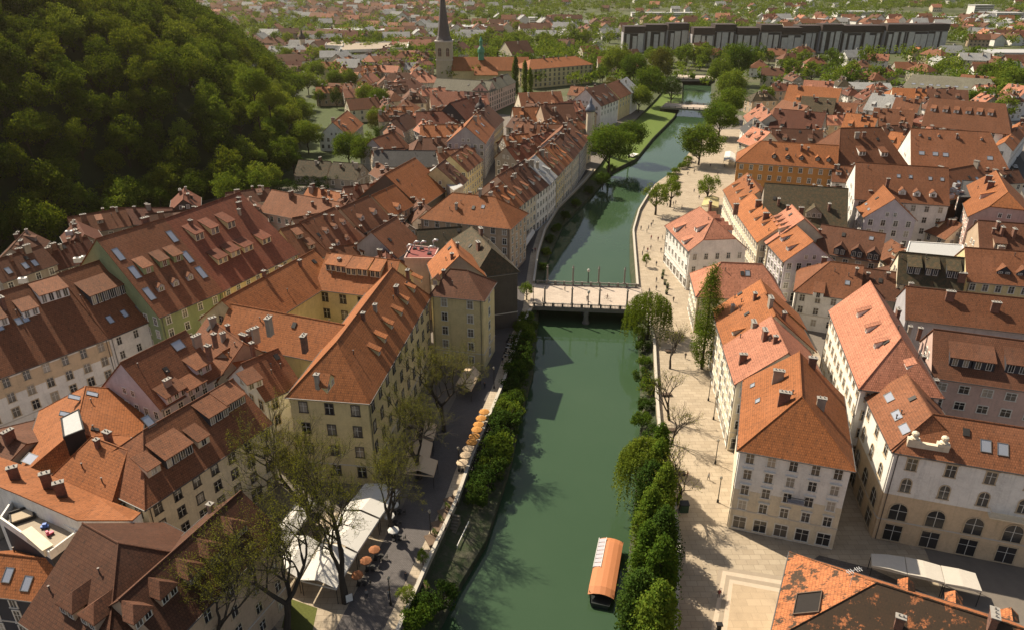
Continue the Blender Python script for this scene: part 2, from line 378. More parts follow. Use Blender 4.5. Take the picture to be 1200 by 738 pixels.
def house(label, bodies, wall='cream', roof='rust', fl=None, sp=2.7, dorm=(), sky=(), ch=2, cat='house', name='townhouse', group=None,
          win=(1.15,1.75), style='plain', frame='white', lod=None, band=None, shop=True, gw=True, caps=True, gutter=True, seed=None, nowin=(), cornice=True, wins=True):
    if not isinstance(bodies, (list, tuple)): bodies = [bodies]
    b0 = bodies[0]; org = Vector((b0.c.x, b0.c.y, 0)); rnd = random.Random(seed if seed is not None else hash(label) % 9999 if False else sum(map(ord, label)))
    E = empty(name, org, label, cat, group)
    dist = (org-CAMV).length
    if lod is None: lod = 0 if dist < 235 else (1 if dist < 420 else 2)
    W = MB(); Rf = MB(); cap = MB(); gut = MB(); cor = MB(); bandm = MB()
    wm, rm = wallmat(wall), roofmat(roof)
    for b in bodies:
        P, d, n = b.P-org, b.d, b.n; Z = Vector((0,0,1))
        def q(a, off, z): v = P+d*a+n*off; v.z = z; return v
        ends = []
        for sgn, i, f in ((-1, b.i1, b.f1), (1, b.i2, b.f2)):
            e = -i if sgn < 0 else b.L+i; zf = b.ze+f*(b.zr-b.ze); ends.append((e, f, zf, b.w*(1-f)))
        (e1,f1,z1,w1),(e2,f2,z2,w2) = ends
        w = b.w
        W.poly([q(e1,-w,0),q(e2,-w,0),q(e2,-w,b.ze),q(e1,-w,b.ze)]); W.poly([q(e2,w,0),q(e1,w,0),q(e1,w,b.ze),q(e2,w,b.ze)])
        for e, f, zf, wf, sg in ((e1,f1,z1,w1,-1),(e2,f2,z2,w2,1)):
            pts = [q(e,-w,0), q(e,-w,b.ze)]
            if f >= .999: pts += [q(e,0,b.zr)]
            elif f > 0: pts += [q(e,-wf,zf), q(e,wf,zf)]
            pts += [q(e,w,b.ze), q(e,w,0)]
            W.poly(pts if sg < 0 else pts[::-1])
        # roof with overhang
        o = .55; wo = w+o; zo = b.ze-o*b.sl+.12; zr = b.zr+.12
        def en(e, f, zf, i, sg):
            if f <= 0: return (e+sg*o*(i/w if w else 1), 0, zo, wo)
            ft = (zf+.12-zo)/(zr-zo); return (e+sg*.22, f, zf+.12, wo*(1-ft))
        E1, E2 = en(e1,f1,z1,b.i1,-1), en(e2,f2,z2,b.i2,1)
        ra = q(0 if f1 < .999 else E1[0], 0, zr); rb = q(b.L if f2 < .999 else E2[0], 0, zr)
        for sd in (-1, 1):
            pts = [q(E1[0],sd*wo,zo), q(E2[0],sd*wo,zo)]
            if 0 < f2 < .999: pts.append(q(E2[0], sd*E2[3], E2[2]))
            pts.append(rb)
            if (rb-ra).length > .05: pts.append(ra)
            if 0 < f1 < .999: pts.append(q(E1[0], sd*E1[3], E1[2]))
            if sd > 0: pts = pts[::-1]
            Rf.solid(pts, (0,0,-.2))
        hips = []
        for (e_, f_, z_, w_), r_, sg in ((E1, ra, -1), (E2, rb, 1)):
            if f_ < .999:
                pts = [q(e_, -w_, z_), q(e_, w_, z_), r_]
                Rf.solid(pts[::-1] if sg < 0 else pts, (0,0,-.2))
                hips += [(q(e_,-w_,z_), r_), (q(e_,w_,z_), r_)]
        if caps and lod < 2:
            if (rb-ra).length > .3: cap.tube([ra+Z*.03, rb+Z*.03], .13, 5)
            for a_, c_ in hips: cap.tube([a_+Z*.03, c_+Z*.02], .10, 5)
        if gutter and lod < 2:
            for sd in (-1, 1): gut.tube([q(E1[0],sd*(wo+.06),zo-.06), q(E2[0],sd*(wo+.06),zo-.06)], .1, 5)
            for (e_, f_, z_, w_), sg in ((E1,-1),(E2,1)):
                if f_ <= 0: gut.tube([q(e_+sg*.06,-wo,zo-.06), q(e_+sg*.06,wo,zo-.06)], .1, 5)
        if cornice and lod < 2:
            zc = b.ze-.30-o*b.sl*.0
            M = Matrix.Translation(P) @ Matrix(((d.x,n.x,0,0),(d.y,n.y,0,0),(0,0,1,0),(0,0,0,1)))
            for z0, z1_, pr in ((b.ze-.75, b.ze-.42, .16),) + (((4.1,4.3,.1),) if b.ze > 8 else ()):
                cor.box(e1-pr,e2+pr,-w-pr,-w,z0,z1_,M); cor.box(e1-pr,e2+pr,w,w+pr,z0,z1_,M)
                if f1 <= 0 or z1_ < 5: cor.box(e1-pr,e1,-w,w,z0,z1_,M)
                if f2 <= 0 or z1_ < 5: cor.box(e2,e2+pr,-w,w,z0,z1_,M)
        if band:
            M = Matrix.Translation(P) @ Matrix(((d.x,n.x,0,0),(d.y,n.y,0,0),(0,0,1,0),(0,0,0,1)))
            z0, z1_ = band[1], band[2]; pr = .03
            bandm.box(e1-pr,e2+pr,-w-pr,w+pr,z0,z1_,M)
    wo_ = link('wall', W.mesh('wall', [wm]), E); ro_ = link('roof', Rf.mesh('roof', [rm]), E)
    if cap.f: link('ridge_cap', cap.mesh('ridge_cap', [rm]), E)
    if gut.f: link('gutter', gut.mesh('gutter', [guttermat()], uv=False), E)
    if lod < 1:
        dp = MB(); b = b0
        for a_ in (-b.i1+.5, b.L+b.i2-.5):
            x_ = b.P-org+b.d*a_+b.n*(b.front*(b.w+.12)); dp.tube([(x_.x,x_.y,0),(x_.x,x_.y,b.ze-.4),(x_.x+b.n.x*b.front*.4,x_.y+b.n.y*b.front*.4,b.ze-.05)], .07, 5)
            if a_ < 0 or True: link('downpipe', dp.mesh('downpipe', [guttermat()], uv=False), E); dp = MB()
    if cor.f: link('cornice', cor.mesh('cornice', [trimmat()], uv=False), E)
    if band: link('facade_band', bandm.mesh('facade_band', [wallmat(band[0])]), E)
    # windows
    cnt = 0
    if wins:
      for bi, b in enumerate(bodies):
        nf = fl or max(1, round((b.ze-.6)/3.3)); fh = (b.ze-.9)/nf
        e1, e2 = -b.i1, b.L+b.i2
        walls = [(b.P+b.d*e1-b.n*b.w, b.d, -b.n, e2-e1, 0, 'r'), (b.P+b.d*e2+b.n*b.w, -b.d, b.n, e2-e1, 0, 'l'),
                 (b.P+b.d*e1+b.n*b.w, -b.n, -b.d, 2*b.w, b.f1, 's'), (b.P+b.d*e2-b.n*b.w, b.n, b.d, 2*b.w, b.f2, 'e')]
        for p0, dr, nr, ln, gf, wk in walls:
            if (bi, wk) in nowin: continue
            mid = p0+dr*(ln/2)
            if (CAMV-mid).to_2d().normalized().dot(nr.to_2d()) < .06: continue
            spc = sp if lod < 2 else 4.2
            nc = max(1, int((ln-.8)/spc)); rz = math.atan2(nr.y, nr.x)-math.pi/2
            for fi in range(nf):
                if lod == 2 and fi < nf-2: continue
                for k in range(nc):
                    if cnt >= 96: break
                    x = ln*(k+.5)/nc
                    if lod == 0: x += 0
                    p = p0+dr*x; z = .9+fi*fh+ (fh-1.65)*.35
                    ww, hh = win
                    st = style
                    if fi == 0 and shop and lod < 2:
                        ww, hh, z = min(spc*.68, 1.9), 2.3, .55; st = 'plain'
                    if style == 'arch':
                        if fi == 0: ww, hh, z = 2.5, 3.1, .3
                        elif fi == 1: ww, hh, z, st = 2.5, 3.2, 4.5, 'arch'
                        elif fi == nf-1: ww, hh, st = 1.35, 2.1, 'hood'
                    q_ = p+nr*.004; q_.z = z
                    add_window(E, q_-org, rz, ww, hh, st, frame); cnt += 1
            if gf >= .5 and gw and b.zr-b.ze > 3:
                for x in (-1.1, 1.1) if b.w > 3.6 else (0,):
                    q_ = mid+dr*x+nr*.004; q_.z = b.ze+.5; add_window(E, q_-org, rz, .75, 1.1, 'plain', frame); cnt += 1
    # dormers: (body, kind, n or [px...], t, w, hf, side?)
    for dd in dorm:
        bi, kind, nn, t, dw, hf = dd[:6]; b = bodies[bi]; sd = b.front if len(dd) < 7 else b.front*dd[6]
        if isinstance(nn, int): pos = [(b.L*(k+.5)/nn if not (b.i1 or b.i2) or b.L > nn*dw*1.1 else -b.i1*.45+(b.L+.45*(b.i1+b.i2))*(k+.5)/nn, t, sd) for k in range(nn)]
        else: pos = [h_ for h_ in (b.hit(p, sd) for p in nn) if h_]
        wd = wallmat(dd[7]) if len(dd) > 7 else wm
        for a, tt, s_ in pos:
            hf2 = min(hf, (b.w-tt)*b.sl*(.55 if kind == 'shed' else .8)/ (1 if kind == 'shed' else 1.0)) if kind == 'shed' else hf
            if kind != 'shed' and hf+dw*.42 > (b.w-tt)*b.sl: hf2 = max(.5, (b.w-tt)*b.sl-dw*.42)
            if hf2 < .35: continue
            am, rmh = dormer_meshes(kind, dw, hf2, b.sl, rm, wd)
            p = b.pt(a, tt, s_)+Vector((0,0,.12)); nr = b.n*s_; rz = math.atan2(nr.y, nr.x)-math.pi/2
            o = link('dormer', am, E, TR(p-org, rz)); link('dormer_roof', rmh, o)
            nwn = max(1, int(dw/1.25)); ww = min(.8, dw/nwn*.62); wh = max(.3, hf2-.32)
            for k in range(nwn):
                link('dormer_window', dwin_mesh(ww, wh), o, TR((-dw/2+dw*(k+.5)/nwn, .004, .16)))
    # skylights: (body, n or [px], t, w, h)
    for ss in sky:
        bi, nn, t, w_, h_ = ss[:5]; b = bodies[bi]; sd = b.front*(ss[5] if len(ss) > 5 else 1)
        pos = [(b.L*(k+.35+.3*rnd.random())/nn, t, sd) for k in range(nn)] if isinstance(nn, int) else [b.hit(p, sd) for p in nn]
        a_, g_ = skylight_meshes(w_, h_)
        for a, tt, s_ in pos:
            nr = b.n*s_; rz = math.atan2(nr.y, nr.x)+math.pi/2
            o = link('skylight', a_, E, TR(b.pt(a,tt,s_)+Vector((0,0,.11))-org, rz, Matrix.Rotation(math.atan(b.sl), 4, 'X'))); link('pane', g_, o)
    if lod < 2:
        vm = cached('vent', lambda: (lambda m: (m.tube([(0,0,-.2),(0,0,.75)], .09, 6), m.tube([(0,0,.76),(0,0,.9)], .16, 6), m.mesh('vent_pipe', [simple('vent_metal', (.12,.10,.09), .6, .3, .2)], uv=False))[-1])(MB()))
        hm_ = cached('hatch', lambda: (lambda m: (m.box(-.45,.45,-.6,.6,-.1,.22), m.mesh('roof_hatch', [simple('hatch_dark', (.05,.045,.04), .5, .3, .2)], uv=False))[-1])(MB()))
        for b in bodies:
            for k in range(rnd.choice((1,2,2,3))):
                s_ = b.front if rnd.random() < .7 else -b.front
                link('vent_pipe', vm, E, TR(b.pt(b.L*rnd.random(), b.w*rnd.uniform(.3,.9), s_)+Vector((0,0,.1))-org))
            if rnd.random() < .6:
                s_ = b.front; nr = b.n*s_; rz = math.atan2(nr.y, nr.x)+math.pi/2
                link('roof_hatch', hm_, E, TR(b.pt(b.L*rnd.random(), b.w*rnd.uniform(.5,.85), s_)+Vector((0,0,.1))-org, rz, Matrix.Rotation(math.atan(b.sl), 4, 'X')))
    # chimneys
    if isinstance(ch, int):
        chs = []
        for k in range(ch+(1 if ch and lod < 2 else 0)):
            b = rnd.choice(bodies); chs.append((b, b.L*rnd.uniform(.08,.92), b.w*rnd.uniform(.62,.95), rnd.choice((1,-1)) if k % 2 else b.front))
    else:
        chs = []
        for p in ch:
            bi = 0
            if len(p) == 3: bi = p[2]
            r = bodies[bi].hit(p[:2])
            if r: chs.append((bodies[bi],)+r)
    for b, a, tt, s_ in chs:
        w_, d_, h_ = rnd.choice(((.9,.6,1.7),(1.3,.65,1.9),(.7,.6,1.5),(1.7,.7,2.2)))
        a_, c_ = chimney_meshes(w_, d_, h_, rnd.choice(('brick','brick','brick','stone')))
        p = b.pt(a, tt, s_)-org; o = link('chimney', a_, E, TR(p, math.atan2(b.d.y,b.d.x)+(0 if rnd.random() < .5 else math.pi/2))); link('chimney_cap', c_, o)
    return E
# ================================================================== HOUSES, right bank
G_R = 'houses of the right bank'; G_L = 'houses of the left bank'
# near right foreground roof
b1 = RB((1027,683),(1215,742),19,13,7.6,9.3,0)
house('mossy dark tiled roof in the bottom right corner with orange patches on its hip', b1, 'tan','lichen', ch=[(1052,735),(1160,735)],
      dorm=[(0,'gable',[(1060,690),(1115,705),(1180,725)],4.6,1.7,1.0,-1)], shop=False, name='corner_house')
b2 = Body((45.8,99.0),(.31,.951),15.5,8.1,16.2,23.2,6.6,0)
house('white and yellow corner house with hipped orange roof at the riverside square', b2, 'white','orange', fl=5, sp=3.0, frame='white', win=(1.15,1.75),
      ch=[(918,473),(961,478),(911,447),(951,430)], sky=[(0,[(888,470),(882,452)],0,1.2,.8)], style='hood', name='corner_house', band=('cream', 0.2, 8.3), seed=3)
b = EB((850,404),(864,448),(915,395),15.2)
house('narrow salmon roofed house with white gable top behind the white and yellow corner house', b, 'cream','pinkr', ch=[(895,398),(908,402),(870,425)], sp=2.4)
b = EB((842,378),(851,405),(905,362),14.5)
house('orange roofed riverside house with a roof terrace cut into its slope', b, 'cream','orange', ch=[(884,352),(902,360),(918,375),(882,388)], dorm=[(0,'shed',[(858,392)],0,1.6,1.1)])
b = EB((838,362),(843,379),(900,347),14.2)
house('small riverside house with orange roof squeezed behind the roof terrace house', b, 'yellow','orange', ch=[(858,366)])
b5 = RB((845,308),(893,310),16.5,10.4,7.2,6.0,5)
house('house with red brown roof and salmon western hip behind the tall poplar', b5, 'cream','pinkr', ch=[(840,316),(885,318)], sky=[(0,[(876,321)],0,1,1.4)])
b6 = RB((820,243),(836,257),19.0,12.2,8.2,4.5,6.0,0,.42)
house('white riverside house with salmon roof and stepped dormers on the promenade', b6, 'white','pinkr', fl=3, sp=3.0, ch=[(832,243),(862,247)],
      dorm=[(0,'shed',[(790,272),(815,272)],0,2.2,1.5),(0,'shed',[(800,286)],0,2.2,1.2),(0,'gable',5,3.0,2.2,1.6,-1)], name='riverside_house', win=(1.0,1.7))
b = EB((860,243),(889,283),(905,254),12)
house('long cream riverside house with orange roof and small dormers next to the white promenade house', b, 'cream','orange', sp=2.4, dorm=[(0,'shed',[(878,250),(884,259),(893,265)],0,1.3,1)], ch=[(888,243),(897,258)])
b = EB((849,222),(861,244),(893,228),12)
house('cream house with patched orange roof and dark dormers above the promenade', b, 'cream','orange', sp=2.5, dorm=[(0,'shed',3,2,1.5,1.1)], ch=2)
b = EB((888,268),(900,285),(930,243),12.5)
house('pink roofed house with four long slit dormers beside the cream riverside row', b, 'cream','pinkr', dorm=[(0,'shed',4,3.0,1.1,1.4)], ch=1, sp=2.2)
b = EB((899,283),(920,306),(932,264),12.3)
house('house with orange roof and blank white gable with two tiny windows', b, 'lilac','orange', dorm=[(0,'shed',[(915,283),(922,294)],0,1.8,1.3)], ch=0, sp=2.3)
b = EB((955,294),(1030,306),(1000,269),11.5)
house('brown roofed cross house with three little gables along its eave', b, 'tan','brown', dorm=[(0,'gable',[(983,299),(1003,302),(1022,305)],0,3,1.6,1,'dark')], ch=[(960,275),(1005,276)], sky=[(0,[(1021,280)],0,1,1)], shop=False)
b = RB((973,307),(1004,311),16.4,10.4,7.4,7,1.5,0,1)
house('cream house with hipped red brown roof and shed dormers behind the orange rooftops', b, 'white','rust', sp=3, dorm=[(0,'shed',[(958,350)],0,2.4,1.6)], sky=[(0,[(993,332)],0,1,1.1)], ch=[(1003,322),(965,310)], shop=False)
b = EB((1004,345),(1052,352),(1030,317),9.5)
house('low wing with plain dark red roof between two taller houses', b, 'stone','brown', ch=1, wins=False)
b = RB((1020,331),(1056,396),26.2,19.4,6.2,0.3,6.2,1,0)
house('tall white block with steep salmon roof and three slit dormers', b, 'white','pinkr', fl=5, sp=2.9, frame='tan', ch=[(1051,372)],
      dorm=[(0,'shed',[(1004,372),(1014,390),(1024,408)],0,1.1,1.3),(0,'shed',[(1061,430)],0,2.0,1.5)], name='tall_house', seed=5)
# bank building: two wings
bw = EB((1017,462),(1048,524),(1064,441),17.6, h2=3)
bs = EB((1050,526),(1290,566),(1150,494),17.6, h1=5)
house('grand beige corner building with tall arched windows and red tiled roof beside the parasol terrace', [bs, bw], 'apricot','rust', fl=4, sp=4.6, win=(1.35,2.5), style='arch', frame='tan',
      sky=[(0,[(1155,523),(1175,527)],0,1.3,1.8),(1,[(1042,466),(1051,487),(1060,503)],0,2.3,1.2)], ch=[(1090,457,1)], name='corner_building', cat='building', band=('white', 9.2, 16.6), seed=1)
b = EB((1093,439),(1290,468),(1150,393),15)
house('long house with brown roof and three wide shed dormers behind the beige corner building', b, 'pink','brown', sp=3.6, dorm=[(0,'shed',[(1124,430),(1151,434),(1190,438)],0,3.6,1.8,1,'dark')], ch=[(1077,392),(1081,425),(1065,390)], win=(1.6,1.5), shop=False)
b = EB((1062,372),(1290,398),(1150,345),13.5)
house('long low house with plain rust roof and grey wall behind the tall white block', b, 'grey','rust', sp=5, ch=[(1066,340),(1112,352),(1165,365)], shop=False, wins=False)
b = EB((1052,330),(1128,338),(1090,299),13.5, sl=1.1)
house('cream house with steep speckled roof and three awning covered dormers', b, 'cream','moss', sp=4.2, win=(1.2,2.2), frame='dark', dorm=[(0,'shed',[(1070,322),(1091,324),(1116,327)],0,3.0,2.0,1,'dark')], ch=[(1126,330)], shop=False)
b = EB((1134,328),(1290,341),(1180,294),13.5)
house('ochre house with rust roof and triangular dormers at the right edge', b, 'yellow','rust', dorm=[(0,'gable',[(1176,322),(1199,324)],0,3.2,.7,1,'dark')], ch=2, shop=False)
b = EB((1149,300),(1290,312),(1190,262),12)
house('jumbled rust roofs with roof hatches between the pink gable house and the ochre house', b, 'tan','brown', ch=5, dorm=[(0,'shed',3,2,3,1.6)], shop=False)
b = RB((1167,201),(1181,226),25.5,18.8,8.4,0,4.6,1,.5)
house('tall pink gable house with orange roof and striped eastern slope', b, 'pink','orange', sp=3.4, dorm=[(0,'shed',[(1148,234)],0,1.4,1.6)], ch=1, win=(1.2,1.4), shop=False, seed=2)
b = EB((1002,232),(1112,240),(1055,194),18.5)
house('large white house with long rust roof, three gable dormers and small skylights', b, 'white','rust', sp=3.6, dorm=[(0,'gable',[(1057,229),(1074,231),(1093,232)],0,2.0,1.2)], sky=[(0,[(1053,207),(1067,208),(1090,210),(1104,211)],0,.9,1.1)],
      ch=[(1077,205),(1020,205)], name='townhouse', shop=False, seed=3)
b = EB((999,233),(1014,254),(1035,218),16)
house('house with orange roof and lilac grey gable in front of the large white house', b, 'lilac','orange', ch=[(1019,230),(1040,216)], sky=[(0,[(1015,240),(1018,246)],0,1.6,.6)], shop=False)
b = EB((893,262),(992,270),(940,218),13)
house('dark mossy roofed courtyard house in front of the ochre building', b, 'stone','moss', ch=[(905,226),(912,240),(938,225),(962,228),(971,246)], shop=False, dorm=[(0,'gable',[(953,256)],0,4.5,1.5)])
b = EB((864,189),(981,197),(930,168),15.5, h1='h')
house('ochre orange building with five round dormers and salmon hip facing the river promenade', b, 'ochre','orange', sp=3.4, fl=4, dorm=[(0,'gable',[(907,186),(923,187),(939,188),(958,189),(971,190)],0,1.7,1.1,1,'dark')], ch=3, name='building', cat='building')
b = EB((982,199),(1066,197),(1020,150),14.5, h1=6, h2=6, maxw=15)
house('big house with broad brown hipped roof and two orange dormers', b, 'white','rust', dorm=[(0,'shed',[(1010,183),(1036,184)],0,2.6,1.6)], ch=1, shop=False)
b = EB((1068,194),(1183,201),(1110,153),14, h2=6, maxw=15)
house('house with white stepped gable, red roof and rows of skylights', b, 'white','rust', sky=[(0,[(1080,180),(1096,181),(1108,182),(1160,186)],0,1.8,1.6)], dorm=[(0,'gable',[(1078,160),(1100,161),(1122,163),(1150,165)],0,.8,.7)], ch=1, shop=False)
b = EB((1100,236),(1168,222),(1130,196),14.5)
house('dark red roofed house with black plant box beside the pink gable house', b, 'tan','rust', sky=[(0,3,4,1.2,1.2)], ch=1, shop=False)
b = EB((1080,147),(1185,157),(1125,118),14.5, h2=5, maxw=14)
house('large hall with steep brown roof, six dormers in a row and white west gable', b, 'white','rust', dorm=[(0,'shed',[(1093,131),(1107,132),(1120,133),(1134,134),(1147,135),(1160,136)],0,2.2,1.4)], ch=0, name='hall', cat='building', win=(1.2,2.5), sp=8, shop=False)
# second rank right bank
RR = [((865,165),(885,172),(885,150),'pinkr','cream','narrow pink roofed house at the north end of the promenade row'),
 ((868,150),(884,165),(893,145),'slate','white','house with slate grey slope among the promenade row'),
 ((872,136),(882,150),(898,128),'pinkr','cream','small salmon roofed house facing the river trees'),
 ((900,152),(960,158),(930,128),'deep','stone','dark brown roof with many chimneys north of the ochre building'),
 ((905,170),(965,172),(940,152),'brown','stone','long brown roof right behind the round dormers'),
 ((896,138),(925,146),(915,117),'rust','tan','steep rust roof with dark glazed slope in the old quarter'),
 ((918,120),(980,125),(950,97),'orange','cream','wide orange roof at the north edge of the old quarter'),
 ((935,135),(975,138),(955,114),'moss','stone','brown mossy roof behind the wide orange roof'),
 ((968,135),(1000,138),(985,120),'rust','white','rust roofed house with skylights beside a tall chimney'),
 ((985,152),(1022,156),(1005,134),'orange','cream','cream house with stepped orange roof beside the tall chimney'),
 ((1020,146),(1068,150),(1045,128),'rust','apricot','house with orange roof and row of small white dormers'),
 ((1012,128),(1045,132),(1030,110),'palegrey','white','house with pale grey metal roof and two dormers'),
 ((1042,136),(1072,139),(1058,115),'rust','cream','steep rust roof with two orange dormers beside the pale grey roof'),
 ((1045,118),(1085,120),(1065,104),'orange','cream','plain orange roof in front of the long olive hall'),
 ((1085,118),(1135,120),(1105,105),'brown','stone','brown roof with smoke stains in front of the long olive hall'),
 ((1035,172),(1062,176),(1048,155),'orange','cream','orange roofed annex between the two big brown roofs'),
 ((940,108),(975,110),(960,95),'pinkr','white','pale roofed house by the garden trees'),
 ((975,212),(1003,214),(990,195),'rust','white','narrow white house squeezed beside the ochre building'),
 ((1120,100),(1160,104),(1135,88),'rust','white','red roofed villa east of the old quarter'),
 ((1170,110),(1195,114),(1180,98),'pinkr','white','white villa with pink roof at the right edge'),
 ((1186,176),(1206,150),(1212,165),'orange','white','white house with orange roof at the right edge behind the cars'),
 ]
for a_, b_, r_, rf, wl, lb in RR:
    house(lb, EB(a_, b_, r_, 11.5, maxw=10), wl, rf, ch=3, group=None, sp=3.2, shop=False, dorm=[(0,'shed',2,2,1.8,1.2)])
b = EB((1056,104),(1168,112),(1110,90),10, sl=.55, h1=4, h2=5, maxw=14)
house('long hall with olive grey roof and a row of small skylights', b, 'beige','olive', sky=[(0,9,5,2.2,1.4)], ch=0, name='hall', cat='building', sp=4.5, shop=False)
b = EB((975,104),(1047,106),(1010,97),9, sl=.25, maxw=12)
house('low long building with pale grey flat pitched roof', b, 'tan','palegrey', ch=0, name='hall', cat='building', sp=4.5, shop=False)
# ================================================================== HOUSES, left bank
ze, zr = 18.2, 25.4
bE = Body((-30.6,113.4),(.134,.991),34.5,7.0,ze,zr,6.4,3.0)
bN = RB((384,297),(468,306),22.8,17,7.2,0,0)
bS = Body((-58,137.6),(.935,-.354),27,5.4,16.3,21.5)
bW = Body((-59.6,137.4),(.378,.926),31,7,17,22.5)
house('large yellow courtyard palace with orange roofs on four wings', [bE,bN,bS,bW], 'yellow','orange', fl=4, sp=4.2, frame='dark', win=(1.3,2.0), name='palace', cat='building',
      dorm=[(0,'shed',[(445,416),(452,401),(460,385),(471,370),(478,357),(486,343),(494,332)],0,1.3,1.1),(1,'shed',[(388,318),(400,320),(412,323),(425,324),(440,326)],0,2.6,1.7),(0,'gable',[(388,455)],0,3.4,1.2,1)],
      ch=[(426,375),(440,365),(465,345),(478,325),(372,448),(357,405),(316,385),(398,310,1),(310,325,3),(330,320,3),(352,312,3)], seed=4, shop=False)
b = EB((505,344),(566,350),(541,317),18.2, h1=3, h2=5)
house('yellow riverside house with brown hipped roof north of the courtyard palace', b, 'yellow','brown', fl=5, sp=5.5, frame='white', win=(1.2,1.9), dorm=[(0,'gable',[(510,335)],0,1.8,1.2)], ch=[(520,324)], shop=False, seed=2)
b = RB((530,283),(538,300),22,16.5,6,1,0,1,1)
house('house with orange gable roof between the ducts and the mossy house', b, 'stone','orange', ch=1, wins=False)
b = RB((552,266),(576,292),20.5,15.5,5.5,4,4)
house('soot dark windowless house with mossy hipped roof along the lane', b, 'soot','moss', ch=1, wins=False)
b = EB((493,255),(598,267),(545,228),15.5, h1='h', h2='h')
house('long house with hipped terracotta roof and tan walls above the lane', b, 'tan','orange', ch=[(551,232),(563,229),(575,234),(535,245)], sp=3.2, sky=[(0,[(566,243)],0,.9,1)], shop=False)
b = EB((492,243),(524,221),(467,196),11, maxw=18)
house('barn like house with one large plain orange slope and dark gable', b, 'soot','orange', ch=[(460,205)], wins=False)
b = EB((538,219),(547,210),(516,192),12.5)
house('narrow brown roofed house with yellow wall beside a white metal roof strip', b, 'yellow','brown', ch=1, dorm=[(0,'shed',2,2,1.2,1)], shop=False, sp=2.2)
b = EB((547,201),(565,187),(541,174),13, maxw=14)
house('pale yellow townhouse with three roof dormers on the old street', b, 'yellow','rust', dorm=[(0,'shed',3,3,1.3,1.1)], ch=1, shop=False, sp=2.4)
b = EB((568,168),(579,151),(549,144),15.5, maxw=13)
house('grey townhouse with dark gable and orange roof on the old street', b, 'grey','orange', sky=[(0,2,4,1.5,2)], ch=2, shop=False, sp=2.4)
b = EB((579,151),(590,140),(562,131),14.5, maxw=13)
house('yellow green townhouse with red brown roof on the old street', b, 'yellow','brown', ch=3, shop=False, sp=2.4)
LL = [((488,145),(542,144),(515,131),'deep','stone',11,'long dark brown roof across the back of the old street',4),
 ((492,161),(536,161),(512,147),'orange','stone',10.5,'orange roof striped with chimney shadows below the long dark brown roof',4),
 ((495,178),(534,178),(515,162),'brown','stone',10,'brown back building behind the grey gable townhouse',2),
 ((437,194),(532,195),(485,177),'slate','stone',8,'long low slate grey roof behind the barn like house',1),
 ((472,155),(490,145),(470,136),'brown','stone',10,'small brown roof by the bare garden tree',1),
 ((455,182),(480,172),(452,158),'rust','grey',9,'small grey gable house beside the bright green garden tree',1),
 ((505,125),(545,124),(520,108),'pinkr','cream',11,'pink roofed house in front of the pale pink palace',3),
 ((545,140),(575,130),(548,115),'deep','dark',13,'dark slate house at the bend of the old street',2),
 ((345,205),(382,207),(355,188),'moss','stone',4,'cottage with mossy brown roof in the hillside garden',1),
 ((384,208),(418,211),(402,191),'moss','stone',4.5,'cottage with grey brown hipped roof behind the hedge',2),
 ((305,247),(385,263),(335,226),'rust','pink',8.5,'pale pink house with rust roof below the hillside forest',4),
 ((352,236),(398,246),(376,222),'orange','white',8.5,'small orange roofed house beside the grey flat roof',4),
 ((132,262),(198,262),(160,244),'deep','soot',8,'dark brown roof with white stripe at the foot of the forest',3),
 ((60,318),(118,300),(95,280),'deep','soot',9,'dark brown rooftops with white ducts below the forest edge',5),
 ((2,330),(66,308),(30,294),'brown','stone',11,'dark red roof with three bright skylights at the left edge',3),
 ]
for a_, b_, r_, rf, wl, ze_, lb, nc in LL:
    house(lb, EB(a_, b_, r_, ze_, maxw=13), wl, rf, ch=nc, sp=3.2, shop=False, sky=([(0,[(10,318),(30,312),(41,309)],0,1.2,1.9)] if 'bright skylights' in lb else ()))
b = EB((409,160),(425,145),(386,131),7.5, sl=.9, w=7.5)
house('white gable house with orange roof on the slope under the castle hill', b, 'white','orange', ch=1, dorm=[(0,'shed',2,3,2,1)], shop=False, fl=2, name='gable_house')
# block south of the small square
b = EB((386,297),(424,278),(374,251),14)
house('rust roofed house with five round fronted dormers in two rows', b, 'tan','rust', dorm=[(0,'gable',[(384,274),(394,269),(404,264)],0,1.3,1.0,1,'white'),(0,'gable',[(397,288),(408,282)],0,1.3,1.0,1,'white')], ch=1, shop=False)
b = EB((354,307),(386,297),(343,265),14)
house('rust roofed house with two shed dormers beside the five dormer house', b, 'tan','rust', dorm=[(0,'shed',[(352,280),(366,292)],0,2,1.2)], ch=[(338,270)], shop=False)
b = EB((425,272),(457,256),(411,239),13)
house('rust roofed house with two gable dormers north of the five dormer house', b, 'tan','rust', dorm=[(0,'gable',[(425,259),(440,252)],0,1.8,1.1,1,'white')], ch=0, shop=False)
b = EB((459,253),(484,240),(443,226),13)
house('orange roofed house with grey gable dormer beside the barn like house', b, 'tan','orange', dorm=[(0,'gable',[(468,246)],0,2,1.2,1,'white')], ch=0, shop=False)
b = EB((465,301),(492,282),(447,265),13)
house('house with grey gable wall and rust roof beside the rooftop ducts', b, 'grey','rust', ch=[(452,266),(463,260),(446,300)], wins=False)
b = EB((492,296),(545,292),(515,268),11)
house('sooty mossy low roof between the ducts and the long hipped house', b, 'soot','moss', ch=0, wins=False)
